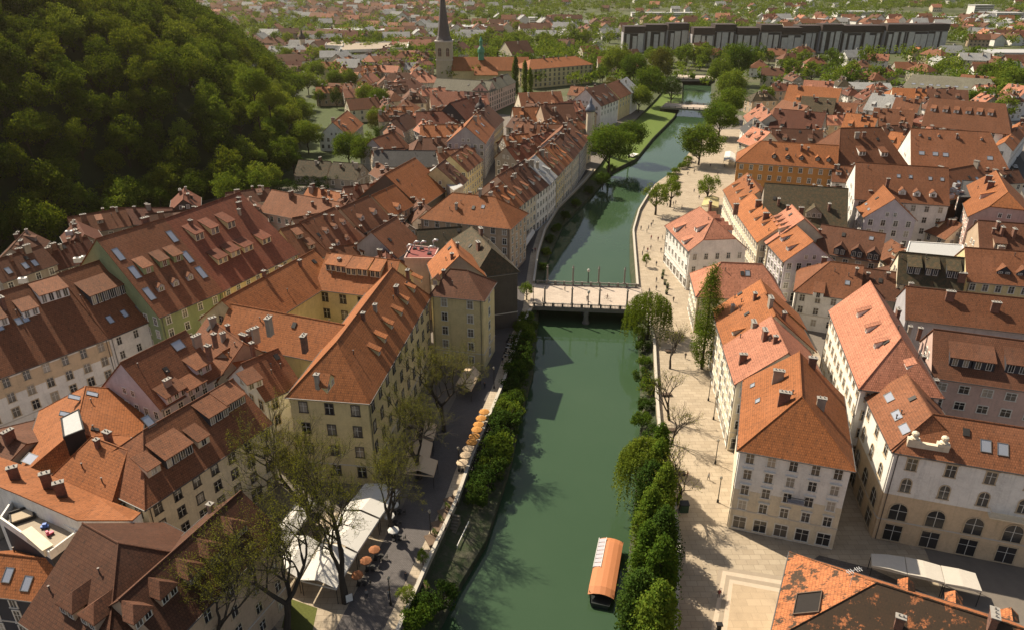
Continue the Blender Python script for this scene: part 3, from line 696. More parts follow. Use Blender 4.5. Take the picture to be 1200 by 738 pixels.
# main street row, left
b = EB((-60,462),(126,394),(40,331),14.2,maxw=18)
house('cream and ochre striped townhouse with shed dormers at the left edge', b, 'white','rust', sp=3.4, win=(1.2,1.9), frame='tan', band=('apricot', 9.6, 13.1), dorm=[(0,'shed',[(2,383),(38,371)],0,3.0,1.6),(0,'shed',[(66,352)],3,5.6,2.4)], sky=[(0,[(22,377),(30,374),(0,384)],0,1.0,1.5)], ch=1, seed=3)
b = EB((127,394),(185,370),(98,312),14.2,maxw=18)
house('pale townhouse with big raised roof flap and skylights on the main street', b, 'white','rust', sp=3.4, win=(1.0,1.7), frame='white', dorm=[(0,'shed',[(133,350)],0,9.5,2.3,1,'dark')], sky=[(0,[(129,375),(146,368),(164,362)],0,1.0,1.7)], ch=0)
b = EB((186,370),(259,340),(155,268),16.5,maxw=18)
house('pale green townhouse with tall rust roof, three long dormers and three gable dormers', b, 'green','rust', sp=3.2, win=(1.0,1.7), frame='white',
      dorm=[(0,'shed',[(175,321),(194,313),(210,307)],0,2.4,1.6),(0,'gable',[(190,342),(207,336),(224,329)],0,1.6,1.2,1,'grey')],
      sky=[(0,[(139,299),(202,278),(220,302),(158,320),(175,345),(236,320)],0,1.3,3.2)], ch=[(172,266)], seed=6)
b = EB((260,339),(348,296),(245,239),16.5,maxw=18)
house('yellow townhouse with dark red roof and two tiers of copper dormers', b, 'yellow','red', sp=3.0, win=(1.1,1.7), frame='white',
      dorm=[(0,'shed',[(262,309),(277,301),(292,295),(313,286)],0,3.2,1.5),(0,'shed',[(235,282),(253,275),(272,268)],0,2.6,1.8)], ch=4, seed=6)
# block in the middle left
bm1 = RB((142,425),(217,388),21.5,14.5,7.6,0,0)
house('house with lilac grey gable, small balcony and rust roof in the left block', bm1, 'lilac','rust', sp=2.4, win=(.9,1.5), dorm=[(0,'shed',[(208,468),(232,460)],0,4.5,1.4),(0,'shed',[(240,438)],0,3.4,1.6)],
      sky=[(0,[(209,405)],0,2.0,1.8)], ch=[(232,405),(198,455)], shop=False, seed=8)
bm2 = EB((170,592),(316,494),(190,492),13.6, h1=7, maxw=12)
house('broad cream house with rust hipped roof and open loft balcony in the left block', bm2, 'cream','rust', fl=4, sp=3.2, win=(1.1,1.6), frame='dark',
      dorm=[(0,'shed',[(212,540)],0,5.0,1.8,1,'dark'),(0,'shed',[(182,556),(240,522)],0,2.2,1.4),(0,'shed',[(258,493),(278,478)],0,4.0,1.7,1,'dark')], sky=[(0,[(174,494)],0,1.2,1.9)], ch=[(252,400),(245,415)], seed=2)
b = RB((150,528),(108,512),17.5,12.8,6.5,3,3)
house('pinkish rear wing with orange hipped roof behind the cream house', b, 'pink','orange', ch=1, sp=3, shop=False)
b = EB((310,467),(351,448),(322,410),14.8)
house('white townhouse with rust roof and grey zinc eave beside the courtyard palace', b, 'white','rust', sp=2.7, win=(1.1,1.9), frame='tan', dorm=[(0,'shed',[(300,455)],0,3,1.4)], ch=[(296,410),(300,395)])
b = RB((243,373),(285,402),19,13.5,6.0,0,0)
house('small rust roofed house with brick chimneys in the middle of the left block', b, 'stone','rust', ch=2, wins=False)
b = RB((262,412),(300,392),17.5,13,6.0,0,0)
house('low orange roofed courtyard house with roof vents behind the white townhouse', b, 'stone','orange', ch=2, wins=False)
b = RB((100,453),(88,505),16.5,11.8,8.4,3,3)
house('low house with orange hipped roof, three skylights and white ridge strip', b, 'lilac','orange', sky=[(0,[(87,466),(77,486),(108,462)],0,1.3,1.7)], ch=0, sp=3, shop=False)
b = RB((-10,505),(30,520),13.5,10,8.5,2,0)
house('dark rust roofed low house with glass hatch at the left edge', b, 'stone','brown', ch=2, wins=False, sky=[(0,[(36,538)],0,2.4,1.6)])
def lean_roof():
    T = [U(p,17.0) for p in ((-20,562),(17,577),(90,609),(155,609))]; Bt = [U(p,13.2) for p in ((165,600),(112,580),(60,556),(-20,528))]
    org = Vector((T[1].x,T[1].y,0)); E = empty('house', org, 'house with bright orange roof running down behind the white roof terrace', 'house'); r = MB(); w_ = MB(); o_ = org
    B2_ = Bt[::-1]
    for i in range(3): r.solid([T[i]-o_,T[i+1]-o_,B2_[i+1]-o_,B2_[i]-o_], (0,0,-.2))
    loop = T+Bt
    for i in range(len(loop)): a_, b_ = loop[i]-o_, loop[(i+1)%len(loop)]-o_; w_.poly([(a_.x,a_.y,0),(b_.x,b_.y,0),(b_.x,b_.y,b_.z-.2),(a_.x,a_.y,a_.z-.2)])
    link('roof', r.mesh('roof',[roofmat('orange')]), E); link('wall', w_.mesh('wall',[wallmat('white')]), E)
    for p in ((18,560),(56,567),(72,578)):
        a_, c_ = chimney_meshes(1.3,.7,2.0); o = link('chimney', a_, E, TR(U(p,15.6)-o_, .5)); link('chimney_cap', c_, o)
lean_roof()
bl1 = EB((195,753),(326,619),(236,617),14.5)
bl2 = RB((98,614),(139,637),20.8,13.6,9.6,0,9)
house('brown tiled hipped house with hipped dormers at the bottom left', [bl1, bl2], 'tan','brown', fl=4, sp=3.3, frame='tan', win=(1.1,1.7),
      dorm=[(0,'hip',[(283,628),(256,655),(232,679),(200,702),(170,730)],0,2.6,1.3),(1,'hip',[(80,722),(105,735)],0,3.0,1.4)], ch=[(248,600)], name='corner_house', seed=2, shop=False)
# ---- quay row north of the first bridge, left bank
QL = [((600,248),(612,238),(590,212),'orange','cream','southernmost gable house of the quay row with striped western slope'),
 ((613,237),(628,226),(607,192),'rust','cream','quay row house with brown slope and brick chimneys'),
 ((629,226),(642,216),(618,186),'brown','white','quay row house with red brown dormered roof and balconies'),
 ((643,216),(652,206),(630,180),'palegrey','white','quay row house with pale grey roof'),
 ((653,205),(661,196),(638,172),'rust','yellow','yellow quay row house under a rust roof'),
 ((662,195),(670,187),(650,163),'orange','cream','narrow cream quay row house with orange roof'),
 ((671,186),(679,176),(660,155),'brown','cream','quay row house with brown roof and roof vents'),
 ((680,175),(688,163),(666,142),'rust','grey','grey quay row house by the riverside trees')]
for a_, b_, r_, rf, wl, lb in QL:
    house(lb, EB(a_, b_, r_, 14, maxw=10), wl, rf, ch=3, sp=2.5, dorm=[(0,'shed',2,2,1.5,1.2)])
QB = [((578,215),(600,222),(592,200),'pinkr','cream',12,'cream gable house with striped light roof at the fork of the old street'),
 ((606,190),(630,183),(612,168),'deep','stone',12,'dark slate roof in the block behind the quay row'),
 ((595,175),(625,172),(608,158),'orange','stone',11.5,'patched orange roof in the block behind the quay row'),
 ((600,158),(628,160),(612,143),'rust','stone',11.5,'brown roof with terraces in the block behind the quay row'),
 ((630,165),(660,165),(645,146),'rust','tan',12,'cross gabled rust roof near the little onion turret'),
 ((603,143),(640,142),(618,126),'orange','stone',12,'orange gable roof near the tall poplars'),
 ((612,130),(662,128),(640,108),'rust','cream',12.5,'long reddish roof west of the white riverside facade'),
 ((640,148),(678,146),(658,122),'brown','tan',12.5,'wide brown roof in front of the white riverside facade'),
 ((664,140),(690,137),(680,118),'pinkr','cream',12,'salmon roof next to the white riverside facade')]
for a_, b_, r_, rf, wl, ze_, lb in QB:
    house(lb, EB(a_, b_, r_, ze_, maxw=11), wl, rf, ch=3, sp=3, dorm=[(0,'shed',2,2,1.8,1.3)], shop=False)
house('white riverside block with brown roof and dark dormers', EB((704,124),(725,116),(690,104),13.5,maxw=13), 'white','brown', dorm=[(0,'shed',3,2,1.8,1.4)], ch=3, sp=3, shop=False)
house('ochre riverside block with red roof', EB((726,115),(739,109),(712,99),13,maxw=13), 'yellow','rust', ch=2, sp=3, shop=False)
house('pale grey riverside block with lilac roof at the end of the row', EB((740,109),(748,104),(728,94),13,maxw=13), 'white','palegrey', ch=1, sp=3, shop=False)
p1 = [RB((622,70),(674,66),19.5,14,11,9,9)]
house('big pale yellow palace with orange hipped roof beyond the poplars', p1, 'yellow','orange', fl=4, sp=4, ch=4, name='palace', cat='building', lod=1, shop=False, frame='dark')
house('long pale pink palace with grey brown roof facing the street', [EB((507,104),(572,108),(545,94),13.5,maxw=12), EB((573,108),(604,96),(580,92),13.5,maxw=12)], 'pink','olive', fl=4, sp=3.6, ch=3, name='palace', cat='building', lod=1, shop=False, frame='dark')
house('brown roofed institute with cream wall beyond the yellow palace', EB((600,64),(626,62),(612,48),12,maxw=14), 'cream','brown', ch=2, sp=4, shop=False, name='building', cat='building')
FAR = [((398,78),'rust'),((410,92),'pinkr'),((388,82),'orange'),((422,82),'brown'),((434,74),'pinkr'),((400,104),'rust'),((415,110),'pinkr'),((432,97),'pinkr'),
 ((455,84),'pinkr'),((468,92),'brown'),((452,100),'rust'),((482,80),'white'),((478,104),'deep'),((500,98),'pinkr'),((486,118),'brown'),((460,118),'rust'),((476,128),'rust'),
 ((495,112),'pinkr'),((440,118),'brown'),((425,125),'rust'),((330,58),'brown'),((316,50),'rust'),((345,66),'orange'),((302,40),'brown'),
 ((660,52),'brown'),((690,60),'rust'),((700,68),'deep'),((712,74),'rust'),((735,62),'brown'),((745,76),'rust'),((640,42),'white'),((562,52),'white'),((578,46),'brown'),
 ((910,62),'rust'),((925,70),'brown'),((940,62),'rust'),((955,76),'rust'),((890,78),'rust'),((905,88),'brown'),((820,58),'brown'),((838,62),'rust'),((1010,78),'brown'),((1028,72),'pinkr'),((1040,86),'rust'),
 ((1060,78),'rust'),((1080,84),'rust'),((1000,92),'brown'),((1020,92),'rust'),((1075,62),'orange'),((1095,66),'rust'),((1140,72),'white'),((1150,82),'rust'),((1180,78),'white'),((1190,90),'palegrey')]
for i, (p, rf) in enumerate(FAR):
    r = random.Random(i*13+5); c = U(p, 8); wl = r.choice(['cream','white','tan','stone'])
    rfk = 'palegrey' if rf == 'white' else rf
    house({'rust':'rust roofed','pinkr':'pink roofed','orange':'orange roofed','brown':'brown roofed','deep':'dark roofed','white':'pale roofed','palegrey':'grey roofed'}[rf]+' %s walled house standing among trees in the middle distance' % {'cream':'cream','white':'white','tan':'tan','stone':'grey'}[wl],
          WB((c.x,c.y), r.uniform(-.5,.5)+r.choice((0,0,1.57)), r.uniform(13,24), r.uniform(10,13), r.uniform(6.5,10), .8, hip=r.random()<.4), wl, rfk, ch=2, sp=3.6, shop=False, lod=2, group='middle distance houses among trees')
rq = random.Random(41); occ = [(o.location.x, o.location.y) for o in COL.objects if o.parent is None and o.get('category') in ('house','building')]
def fill(poly, n, label, group, axis, ze_, cols, dmin, walls=('cream','stone','tan','white')):
    k = t = 0
    while k < n and t < n*60:
        t += 1; a, b = rq.random(), rq.random(); p0, p1, p2, p3 = poly
        u = (p0[0]*(1-a)+p1[0]*a)*(1-b)+(p3[0]*(1-a)+p2[0]*a)*b; v = (p0[1]*(1-a)+p1[1]*a)*(1-b)+(p3[1]*(1-a)+p2[1]*a)*b
        c = U((u,v), ze_)
        if any(math.hypot(c.x-x, c.y-y) < dmin for x, y in occ): continue
        occ.append((c.x,c.y)); k += 1
        house(label, WB((c.x,c.y), axis+rq.choice((0,1.57))+rq.uniform(-.2,.2), rq.uniform(11,18), rq.uniform(8,11), ze_+rq.uniform(-2,2), .8, hip=rq.random()<.3), rq.choice(walls), rq.choice(cols), ch=3, sp=3.4, shop=False, lod=1, dorm=[(0,'shed',rq.choice((1,2)),1.8,1.8,1.2)], group=group)
fill(((456,192),(560,188),(560,108),(450,108)), 24, 'small packed house with tiled roof between the old street and the hill gardens', 'packed houses west of the old street', .35, 9, ['rust','brown','orange','pinkr','deep','rust'], 12.5)
fill(((384,108),(500,112),(500,66),(385,70)), 22, 'small roofed house in the quarter below the church', 'packed houses below the church', .2, 8.5, ['rust','brown','pinkr','orange'], 13.5)
fill(((600,195),(680,160),(690,112),(600,130)), 16, 'small roof squeezed into the block behind the quay row', 'infill houses behind the quay row', .9, 11, ['rust','brown','deep','orange'], 10.5)
fill(((880,160),(1190,165),(1190,95),(890,95)), 34, 'small roof squeezed between the larger roofs of the right bank old quarter', 'infill houses of the right bank', .05, 10, ['rust','brown','orange','pinkr','moss','deep'], 12)
fill(((900,330),(1190,340),(1190,215),(890,215)), 12, 'low courtyard roof between the taller right bank houses', 'courtyard roofs of the right bank', .1, 9, ['rust','brown','deep'], 10.5)
fill(((330,300),(470,330),(560,205),(430,200)), 14, 'low courtyard roof between the larger left bank houses', 'courtyard roofs of the left bank', .4, 9, ['rust','brown','deep'], 10)
fill(((20,300),(120,262),(290,228),(300,250)), 7, 'low back house under the forest edge behind the main street', 'back houses under the forest', .45, 8, ['brown','deep','rust'], 13, ('stone','soot'))
# ------------------------------------------------------------------ flat roofed pieces
def flat(name, label, cat, pts, z, wall='stone', roof='palegrey', parapet=.5, z0=0, group=None):
    P = [U(p, z) for p in pts]; c = sum(P, Vector())/len(P); org = Vector((c.x, c.y, 0))
    E = empty(name, org, label, cat, group); m = MB(); n = len(P)
    Q = [p-org for p in P]
    m.solid(Q, (0,0,-(z-z0))); link('wall', m.mesh('wall', [wallmat(wall)]), E)
    r = MB(); r.solid([Vector((q.x*.97,q.y*.97,z+.06)) for q in Q], (0,0,-.2)); link('flat_roof', r.mesh('flat_roof', [roofmat(roof) if roof in ('slate','olive') else simple('roofing_'+roof, {'palegrey':(.42,.42,.41),'deckwood':(.30,.24,.17),'redtin':(.22,.05,.04)}[roof], .7, 0, .2)]), E)
    if parapet:
        pm = MB()
        for i in range(n):
            a, b = Q[i], Q[(i+1)%n]; d = (b-a); L = d.length; d.normalize(); nn = Vector((-d.y,d.x,0))
            M = Matrix.Translation(a) @ Matrix(((d.x,nn.x,0,0),(d.y,nn.y,0,0),(0,0,1,0),(0,0,0,1)))
            pm.box(0 if i%2 else -.13, L if i%2 else L+.13, -.13, .13, -.3, parapet, M)
        link('parapet', pm.mesh('parapet', [wallmat('white' if parapet > .8 else wall)]), E)
    return E, org
flat('flat_roofed_wing','wing with white flat metal roof behind the awning covered dormers','building',[(1060,304),(1130,308),(1128,288),(1066,284)],14,'white','palegrey',.3)
flat('flat_roofed_wing','low building with dark slate flat roof behind the hedge','building',[(386,236),(436,232),(430,222),(388,226)],7,'white','slate',.2)
flat('metal_roof_strip','white metal roof strip between the barn like house and the narrow brown roof','building',[(532,224),(543,218),(512,194),(503,200)],13,'stone','palegrey',0)
E_, o_ = flat('roof_terrace_house','dark grey house with white walled roof terrace at the bottom left','house',[(3,612),(60,652),(92,628),(20,586)],14,'dark','deckwood',1.0)
E2_, o2_ = flat('plant_room','dark chimney block with white metal cap in the left block','building',[(75,512),(98,503),(92,480),(72,490)],18,'black','palegrey',.15)
flat('duct_terrace','red metal roof terrace carrying ventilation ducts','building',[(474,304),(508,304),(514,292),(482,289)],17,'pink','redtin',.4)
flat('office_building','white banded office building with flat roof beyond the hillside houses','building',[(398,60),(478,57),(479,50),(402,51)],12,'white','deckwood',.8)
flat('office_building','left wing of the white office building under the hill','building',[(381,54),(402,55),(402,49),(384,48)],12.5,'white','deckwood',.8)
# dark window bands of the offices
# slanted side roof with skylights on the terrace house
house('orange roof slope with two skylights below the white roof terrace', EB((-30,690),(52,700),(20,655),9.5,w=3.6), 'dark','orange', sky=[(0,[(10,674),(32,684)],0,1.1,1.8)], ch=0, sp=2.6, frame='white', win=(.9,2.2), shop=False)
# roof terrace furniture
tz = 14.07
def boxes(name, label, cat, loc, rz, parts, group=None):
    """parts: (part name, material, [boxes])"""
    E = empty(name, loc, label, cat, group, rz)
    for pn, mt, bs in parts:
        m = MB()
        for b in bs: m.box(*b)
        link(pn, m.mesh(pn, [mt], uv=False), E)
    return E
wicker = simple('wicker_black', (.03,.028,.026), .8, 0, .4, 20); cush = simple('cushion_beige', (.42,.34,.24), .9, 0, .1)
boxes('daybed','black wicker daybed with beige cushion on the white walled terrace','daybed',U((27,606),tz),.6,
      [('frame',wicker,[(-1.5,1.5,-1.2,1.2,0,.4),(-1.5,1.5,1.0,1.25,.4,.9),(-1.5,-1.3,-1.2,1.0,.4,.7),(1.3,1.5,-1.2,1.0,.4,.7)]),('cushion',cush,[(-1.25,1.25,-1.1,.95,.405,.62)])])
boxes('toy_car','small blue toy on the white walled terrace','toy',U((53,618),tz),.3,[('body',simple('toy_blue',(.05,.15,.5),.5),[(-.5,.5,-.25,.25,.15,.4),(-.2,.3,-.22,.22,.4,.75)]),('wheel',wicker,[(-.4,-.2,-.3,.3,0,.2),(.2,.4,-.3,.3,0,.2)])])
boxes('toy_car','small pink toy on the white walled terrace','toy',U((59,626),tz),.9,[('body',simple('toy_pink',(.6,.08,.15),.5),[(-.45,.45,-.25,.25,.15,.4),(-.4,-.1,-.22,.22,.4,.8)]),('wheel',wicker,[(-.4,-.2,-.3,.3,0,.2),(.2,.4,-.3,.3,0,.2)])])
boxes('counter','long cream counter on the white walled terrace','counter',U((46,638),tz),-.62,[('body',wallmat('cream'),[(-3,3,-.6,.6,0,1.1)]),('top',simple('counter_top',(.55,.47,.33),.6),[(-3.1,3.1,-.7,.7,1.1,1.2)])])
# rooftop ducts and cooling units
duct = simple('duct_white',(.55,.55,.55),.5,.3,.1)
for i, (p, z) in enumerate([((478,296),17.1),((486,292),17.1),((494,292),17.1),((503,298),17.1),((508,290),17.1)]):
    o = U(p, z); m = MB(); m.tube([(0,0,0),(0,0,1.6),(.5,-.3,2.2),(1.3,-.7,2.2)], .32, 8)
    E = empty('ventilation_duct', o, ['white','second white','third white','fourth white','rearmost white'][i]+' bent duct from the left on the red roof terrace','duct','rooftop ducts')
    link('pipe', m.mesh('pipe',[duct],smooth=True), E); m2 = MB(); m2.box(-.5,.5,-.5,.5,0,.3); link('base', m2.mesh('base',[metal_dark()]), E)
def acunit(p, z, label, s=1.0):
    c = MB(); c.box(-.8*s,.8*s,-.5*s,.5*s,.15,1.2*s); g = MB(); g.lathe([(.38*s,0),(.38*s,.08),(.1,.09)],12,(-.0,0,1.2*s+.002))
    E = empty('cooling_unit', U(p, z), label, 'air conditioner', 'rooftop cooling units', .3)
    link('casing', c.mesh('casing',[duct]), E); link('fan', g.mesh('fan',[metal_dark()]), E); f = MB(); f.box(-.7*s,-.6*s,-.5*s,.5*s,0,.16); f.box(.6*s,.7*s,-.5*s,.5*s,0,.16); link('foot', f.mesh('foot',[metal_dark()]), E)
for i,(p,z) in enumerate([((82,276),11.5),((92,308),12),((101,306),12),((28,332),12),((1117,226),19.2),((1124,229),19.2),((1113,233),19.2),((1120,220),19.2)]):
    acunit(p, z, ['lone white cooling unit against the dark forest foot','left white cooling unit beside the big roof flap','right white cooling unit beside the big roof flap','white cooling unit above the left edge roofs',
                  'first white cooling unit beside the black plant box','second white cooling unit beside the black plant box','front white cooling unit beside the black plant box','rear white cooling unit beside the black plant box'][i], 1.2)
flat('plant_room','black plant box on the roof beside the pink gable house','building',[(1125,232),(1143,232),(1144,213),(1128,212)],20,'black','slate',.2)
# attic ornament of the beige corner building
att = MB(); A_ = U((1062,524),17.9); B_ = U((1111,532),17.9); d_ = (B_-A_); L_ = d_.length; d_.normalize(); n_ = Vector((-d_.y,d_.x,0))
M_ = Matrix(((d_.x,n_.x,0,0),(d_.y,n_.y,0,0),(0,0,1,0),(0,0,0,1)))
att.box(0,L_,0,.7,0,1.1,M_); att.box(0,1.7,-.1,.9,1.1,1.6,M_); att.box(L_-1.7,L_,-.1,.9,1.1,1.6,M_)
for x in (.85, L_-.85):
    pr = M_ @ Vector((x,.4,1.6)); att.lathe([(.5,0),(.62,.2),(.35,.45),(.55,.8),(.48,1.1),(.1,1.35)], 10, pr)
bankE = [o for o in COL.objects if o.parent is None and o.get('label','').startswith('grand beige')][0]
def onwall(b_, p):
    r = ray(*p); n_ = b_.n*b_.front; w0 = b_.P+n_*(b_.w+.05); k = n_.dot(w0-CAMV)/n_.dot(r); return CAMV+r*k
def balcony(E, A, B, z, mk, dep=1.0, hz=9.2):
    a, b = (onwall(z, p) for p in (A, B)); a.z = b.z = hz; d = (b-a); L = d.length; d.normalize(); n = Vector((d.y,-d.x,0)); M = Matrix.Translation(a-E.location) @ Matrix(((d.x,n.x,0,0),(d.y,n.y,0,0),(0,0,1,0),(0,0,0,1)))
    m = MB(); m.box(0,L,-.3,dep,-.2,0,M); link('balcony_slab', m.mesh('balcony_slab',[wallmat(mk)]), E); m = MB()
    m.box(0,L,dep-.06,dep,.95,1.03,M); m.box(0,.06,0,dep,.95,1.03,M); m.box(L-.06,L,0,dep,.95,1.03,M)
    for k in range(int(L/.16)): m.box(.08+k*.16,.11+k*.16,dep-.045,dep-.015,.003,.95,M)
    link('balcony_railing', m.mesh('balcony_railing',[metal_dark() if mk != 'cream' else wallmat('cream')]), E)
balcony(bankE, (1150,620), (1190,628), bs, 'cream', 1.3, 9.2)
cornE = [o for o in COL.objects if o.parent is None and o.get('label','').startswith('white and yellow corner')][0]
cb_ = Body((0,0),(1,0),1,1,1,2); cb_.P = b2.P-b2.d*b2.i1; cb_.n = -b2.d; cb_.front = 1; cb_.w = 0
balcony(cornE, (921,594), (940,598), cb_, 'grey', .9, 8.3)
def hatch():
    E = [o for o in COL.objects if o.parent is None and o.get('label','').startswith('mossy dark')][0]
    N_, R_2, S_ = (b1.P-b1.d*b1.i1+b1.n*b1.w), b1.P.copy(), (b1.P-b1.d*b1.i1-b1.n*b1.w); N_.z = S_.z = b1.ze; R_2.z = b1.zr
    nn = (R_2-N_).cross(S_-N_).normalized(); nn = nn if nn.z > 0 else -nn; r = ray(948,708); k = nn.dot(N_-CAMV)/nn.dot(r); c = CAMV+r*k+nn*.2
    u = (S_-N_).normalized(); v = nn.cross(u); m = MB()
    M = Matrix(((u.x,v.x,nn.x,c.x-E.location.x),(u.y,v.y,nn.y,c.y-E.location.y),(u.z,v.z,nn.z,c.z),(0,0,0,1)))
    m.box(-1.7,1.7,-1.5,1.5,-.1,.06,M); h = link('roof_opening', m.mesh('roof_opening',[simple('opening_dark',(.02,.016,.014),.9)],uv=False), E)
    m = MB(); m.box(-1.85,-1.7,-1.6,1.6,-.1,.22,M); m.box(1.7,1.85,-1.6,1.6,-.1,.22,M); m.box(-1.7,1.7,-1.6,-1.5,-.1,.215,M); m.box(-1.7,1.7,1.5,1.6,-.1,.215,M); link('opening_frame', m.mesh('opening_frame',[simple('opening_edge',(.10,.07,.05),.8)],uv=False), E)
hatch()
link('attic_balustrade', att.mesh('attic_balustrade',[wallmat('cream')]), bankE, Matrix.Translation(A_-bankE.location))
# ------------------------------------------------------------------ church
def church():
    c = U((521,110), 0); c = U((521,67), 20)*1.0; c.z = 0
    E = empty('church', c, 'church with cream tower, tall needle spire and small green cupola beyond the old street', 'church')
    W = MB(); w = 6.2; W.box(-w,w,-w,w,0,31); link('tower', W.mesh('tower',[wallmat('beige')]), E)
    T = MB(); T.box(-w-.6,w+.6,-w-.6,w+.6,31.003,32); T.box(-w-.4,w+.4,-w-.4,w+.4,18,18.6); link('cornice', T.mesh('cornice',[trimmat()]), E)
    s = MB(); s.lathe([(w*1.05,32),(w*.8,35),(w*.66,41),(w*.5,48),(w*.34,58),(w*.17,72),(.1,90)], 8); link('spire', s.mesh('spire',[simple('spire_slate',(.10,.085,.085),.7,0,.3)]), E)
    for x in (-3,3):
        o, pm = arch_window(2.4,6); a = link('belfry_window', o, E, TR((x,-w-.003,21),math.pi)); link('pane', pm, a)
    n = MB(); rm = MB(); n.box(w,w+58,-9,9,0,11.5); 
    for sd in (-1,1):
        q = [(w-.5,sd*10,11.1),(w+58.5,sd*10,11.1),(w+58.5,0,20),(w-.5,0,20)]
        rm.solid(q if sd < 0 else q[::-1],(0,0,-.3))
    n.poly([(w+58,-9,11.5),(w+58,9,11.5),(w+58,0,19.5)]); n.box(w+18,w+34,-16,-9.01,0,9); rm.solid([(w+17,-17,8.8),(w+35,-17,8.8),(w+35,-9,14),(w+17,-9,14)],(0,0,-.3))
    link('nave', n.mesh('nave',[wallmat('yellow')]), E); link('roof', rm.mesh('roof',[roofmat('orange')]), E)
    g = MB(); g.lathe([(2.2,18),(2.2,23),(2.8,23.5),(2.4,26),(1.1,28),(1.1,30.5),(1.5,31.5),(.2,35)], 10, (w+22,-2,0)); link('cupola', g.mesh('cupola',[simple('verdigris',(.08,.28,.17),.6,0,.2)]), E)
church()
def turret(p, z, label, r, h, mat):
    c = U(p, z); E = empty('turret', c, label, 'turret'); m = MB(); m.lathe([(r,-z),(r,0)],8); link('shaft', m.mesh('shaft',[wallmat('cream')]), E)
    m = MB(); m.lathe([(r*1.2,.002),(r*1.3,h*.15),(r*.8,h*.4),(r*.35,h*.55),(r*.4,h*.65),(.05,h)],10); link('onion_dome', m.mesh('onion_dome',[mat],smooth=True), E)
turret((692,131),19,'little grey blue onion turret beside the riverside trees',2,7,simple('dome_blue',(.16,.18,.22),.5,.3,.2))
turret((354,46),17,'dark onion turret of the chapel under the hill',2.6,10,simple('dome_dark',(.05,.04,.04),.7,0,.2))
turret((563,128),20,'dark lantern turret at the bend of the old street',2.2,6,simple('dome_dark',(.05,.04,.04),.7,0,.2))
# ------------------------------------------------------------------ long apartment slab
def slab():
    c = U((920,62), 0); E = empty('apartment_slab', c, 'very long stepped grey apartment slab with dark mansard roofs across the middle distance', 'apartment block')
    x0 = U((730,62)).x-c.x; x1 = U((1107,62)).x-c.x; rnd = random.Random(3)
    n = 15; st = (x1-x0)/n; W = MB(); R2 = MB(); D = MB()
    for i in range(n):
        y = 3*math.sin(i*1.9)+(-14 if i < 8 else 0)+ (18 if i < 3 else 0); h = 19+rnd.choice((0,1.5,3)) if i < 8 else 20+rnd.choice((0,1.5)); a = x0+i*st
        W.box(a,a+st-.01,y,y+16,0,h); R2.box(a+.4,a+st-.4,y-2.5,y+16.6,h+.02,h+6.5)
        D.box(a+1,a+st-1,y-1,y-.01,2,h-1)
        npn = 3
        for k in range(npn):
            xx = a+1.5+(st-3)*(k+.5)/npn+rnd.uniform(-.8,.8); wd = rnd.choice((1.6,2.2,3.0))
            p = MB(); p.box(xx-wd,xx+wd,y-2.4,y-1.02,0,h-rnd.choice((.2,1,3)))
            link('facade_panel', p.mesh('facade_panel',[wallmat('concrete')]), E)
    link('wall', W.mesh('wall',[wallmat('grey')]), E); link('mansard_roof', R2.mesh('mansard_roof',[simple('slab_roof',(.05,.035,.032),.8,0,.25)]), E)
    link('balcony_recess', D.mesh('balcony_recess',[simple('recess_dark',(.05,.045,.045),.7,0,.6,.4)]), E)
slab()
# ================================================================== GROUND, WATER, BANKS
def line(pts, z):
    P = [U(p, z) for p in pts]; return np.array([[p.y, p.x] for p in P])
LS = line([(455,775),(505,660),(537,590),(552,546),(576,488),(592,450),(608,400),(624,362),(627,330),(631,300),(640,270),(655,245),(685,215),(704,192),(722,165),(745,140),(768,117),(785,97)], 0)
LW = line([(500,770),(540,690),(570,640),(600,545),(608,500),(625,440),(629,395),(632,360),(640,312),(645,300),(660,265),(690,235),(715,205),(745,190),(765,165),(790,140),(799,122),(800,100)], -4)
RW = line([(722,770),(728,738),(738,640),(746,560),(750,500),(750,440),(746,380),(742,345),(738,318),(738,275),(745,251),(765,222),(793,203),(808,180),(822,158),(832,135),(833,115),(834,92)], -4)
RS = line([(788,770),(793,640),(786,576),(772,520),(768,470),(765,400),(757,372),(746,340),(743,300),(741,272),(748,248),(768,215),(797,196),(812,172),(826,152),(836,130),(838,110),(838,90)], 0)
for A_ in (LS, LW, RW, RS): A_[:] = A_[np.argsort(A_[:,0])]
YS = np.concatenate([np.arange(20, 300, 3.0), np.arange(300, 640, 6.0)])
xi = lambda A_, y: float(np.interp(y, A_[:,0], A_[:,1]))
def slopeX(A_, y): return xi(A_, y)
YE = float(YS[-1])
gm = MB()
for i in range(len(YS)-1):
    y0, y1 = YS[i], YS[i+1]
    a0, a1 = xi(LS,y0), xi(LS,y1); b0, b1 = max(xi(RS,y0), xi(RW,y0)), max(xi(RS,y1), xi(RW,y1))
    gm.poly([(-900,y0,0),(a0,y0,0),(a1,y1,0),(-900,y1,0)]); gm.poly([(b0,y0,0),(900,y0,0),(900,y1,0),(b1,y1,0)])
gm.poly([(-900,-60,0),(xi(LS,20),-60,0),(xi(LS,20),20,0),(-900,20,0)]); gm.poly([(xi(RS,20),-60,0),(900,-60,0),(900,20,0),(xi(RS,20),20,0)])
gm.poly([(-900,YE,0),(900,YE,0),(900,2600,0),(-900,2600,0)])
gm.poly([(-9000,2600,0),(9000,2600,0),(9000,14000,0),(-9000,14000,0)])
gm.poly([(-9000,-60,0),(-900,-60,0),(-900,2600,0),(-9000,2600,0)]); gm.poly([(900,-60,0),(9000,-60,0),(9000,2600,0),(900,2600,0)])
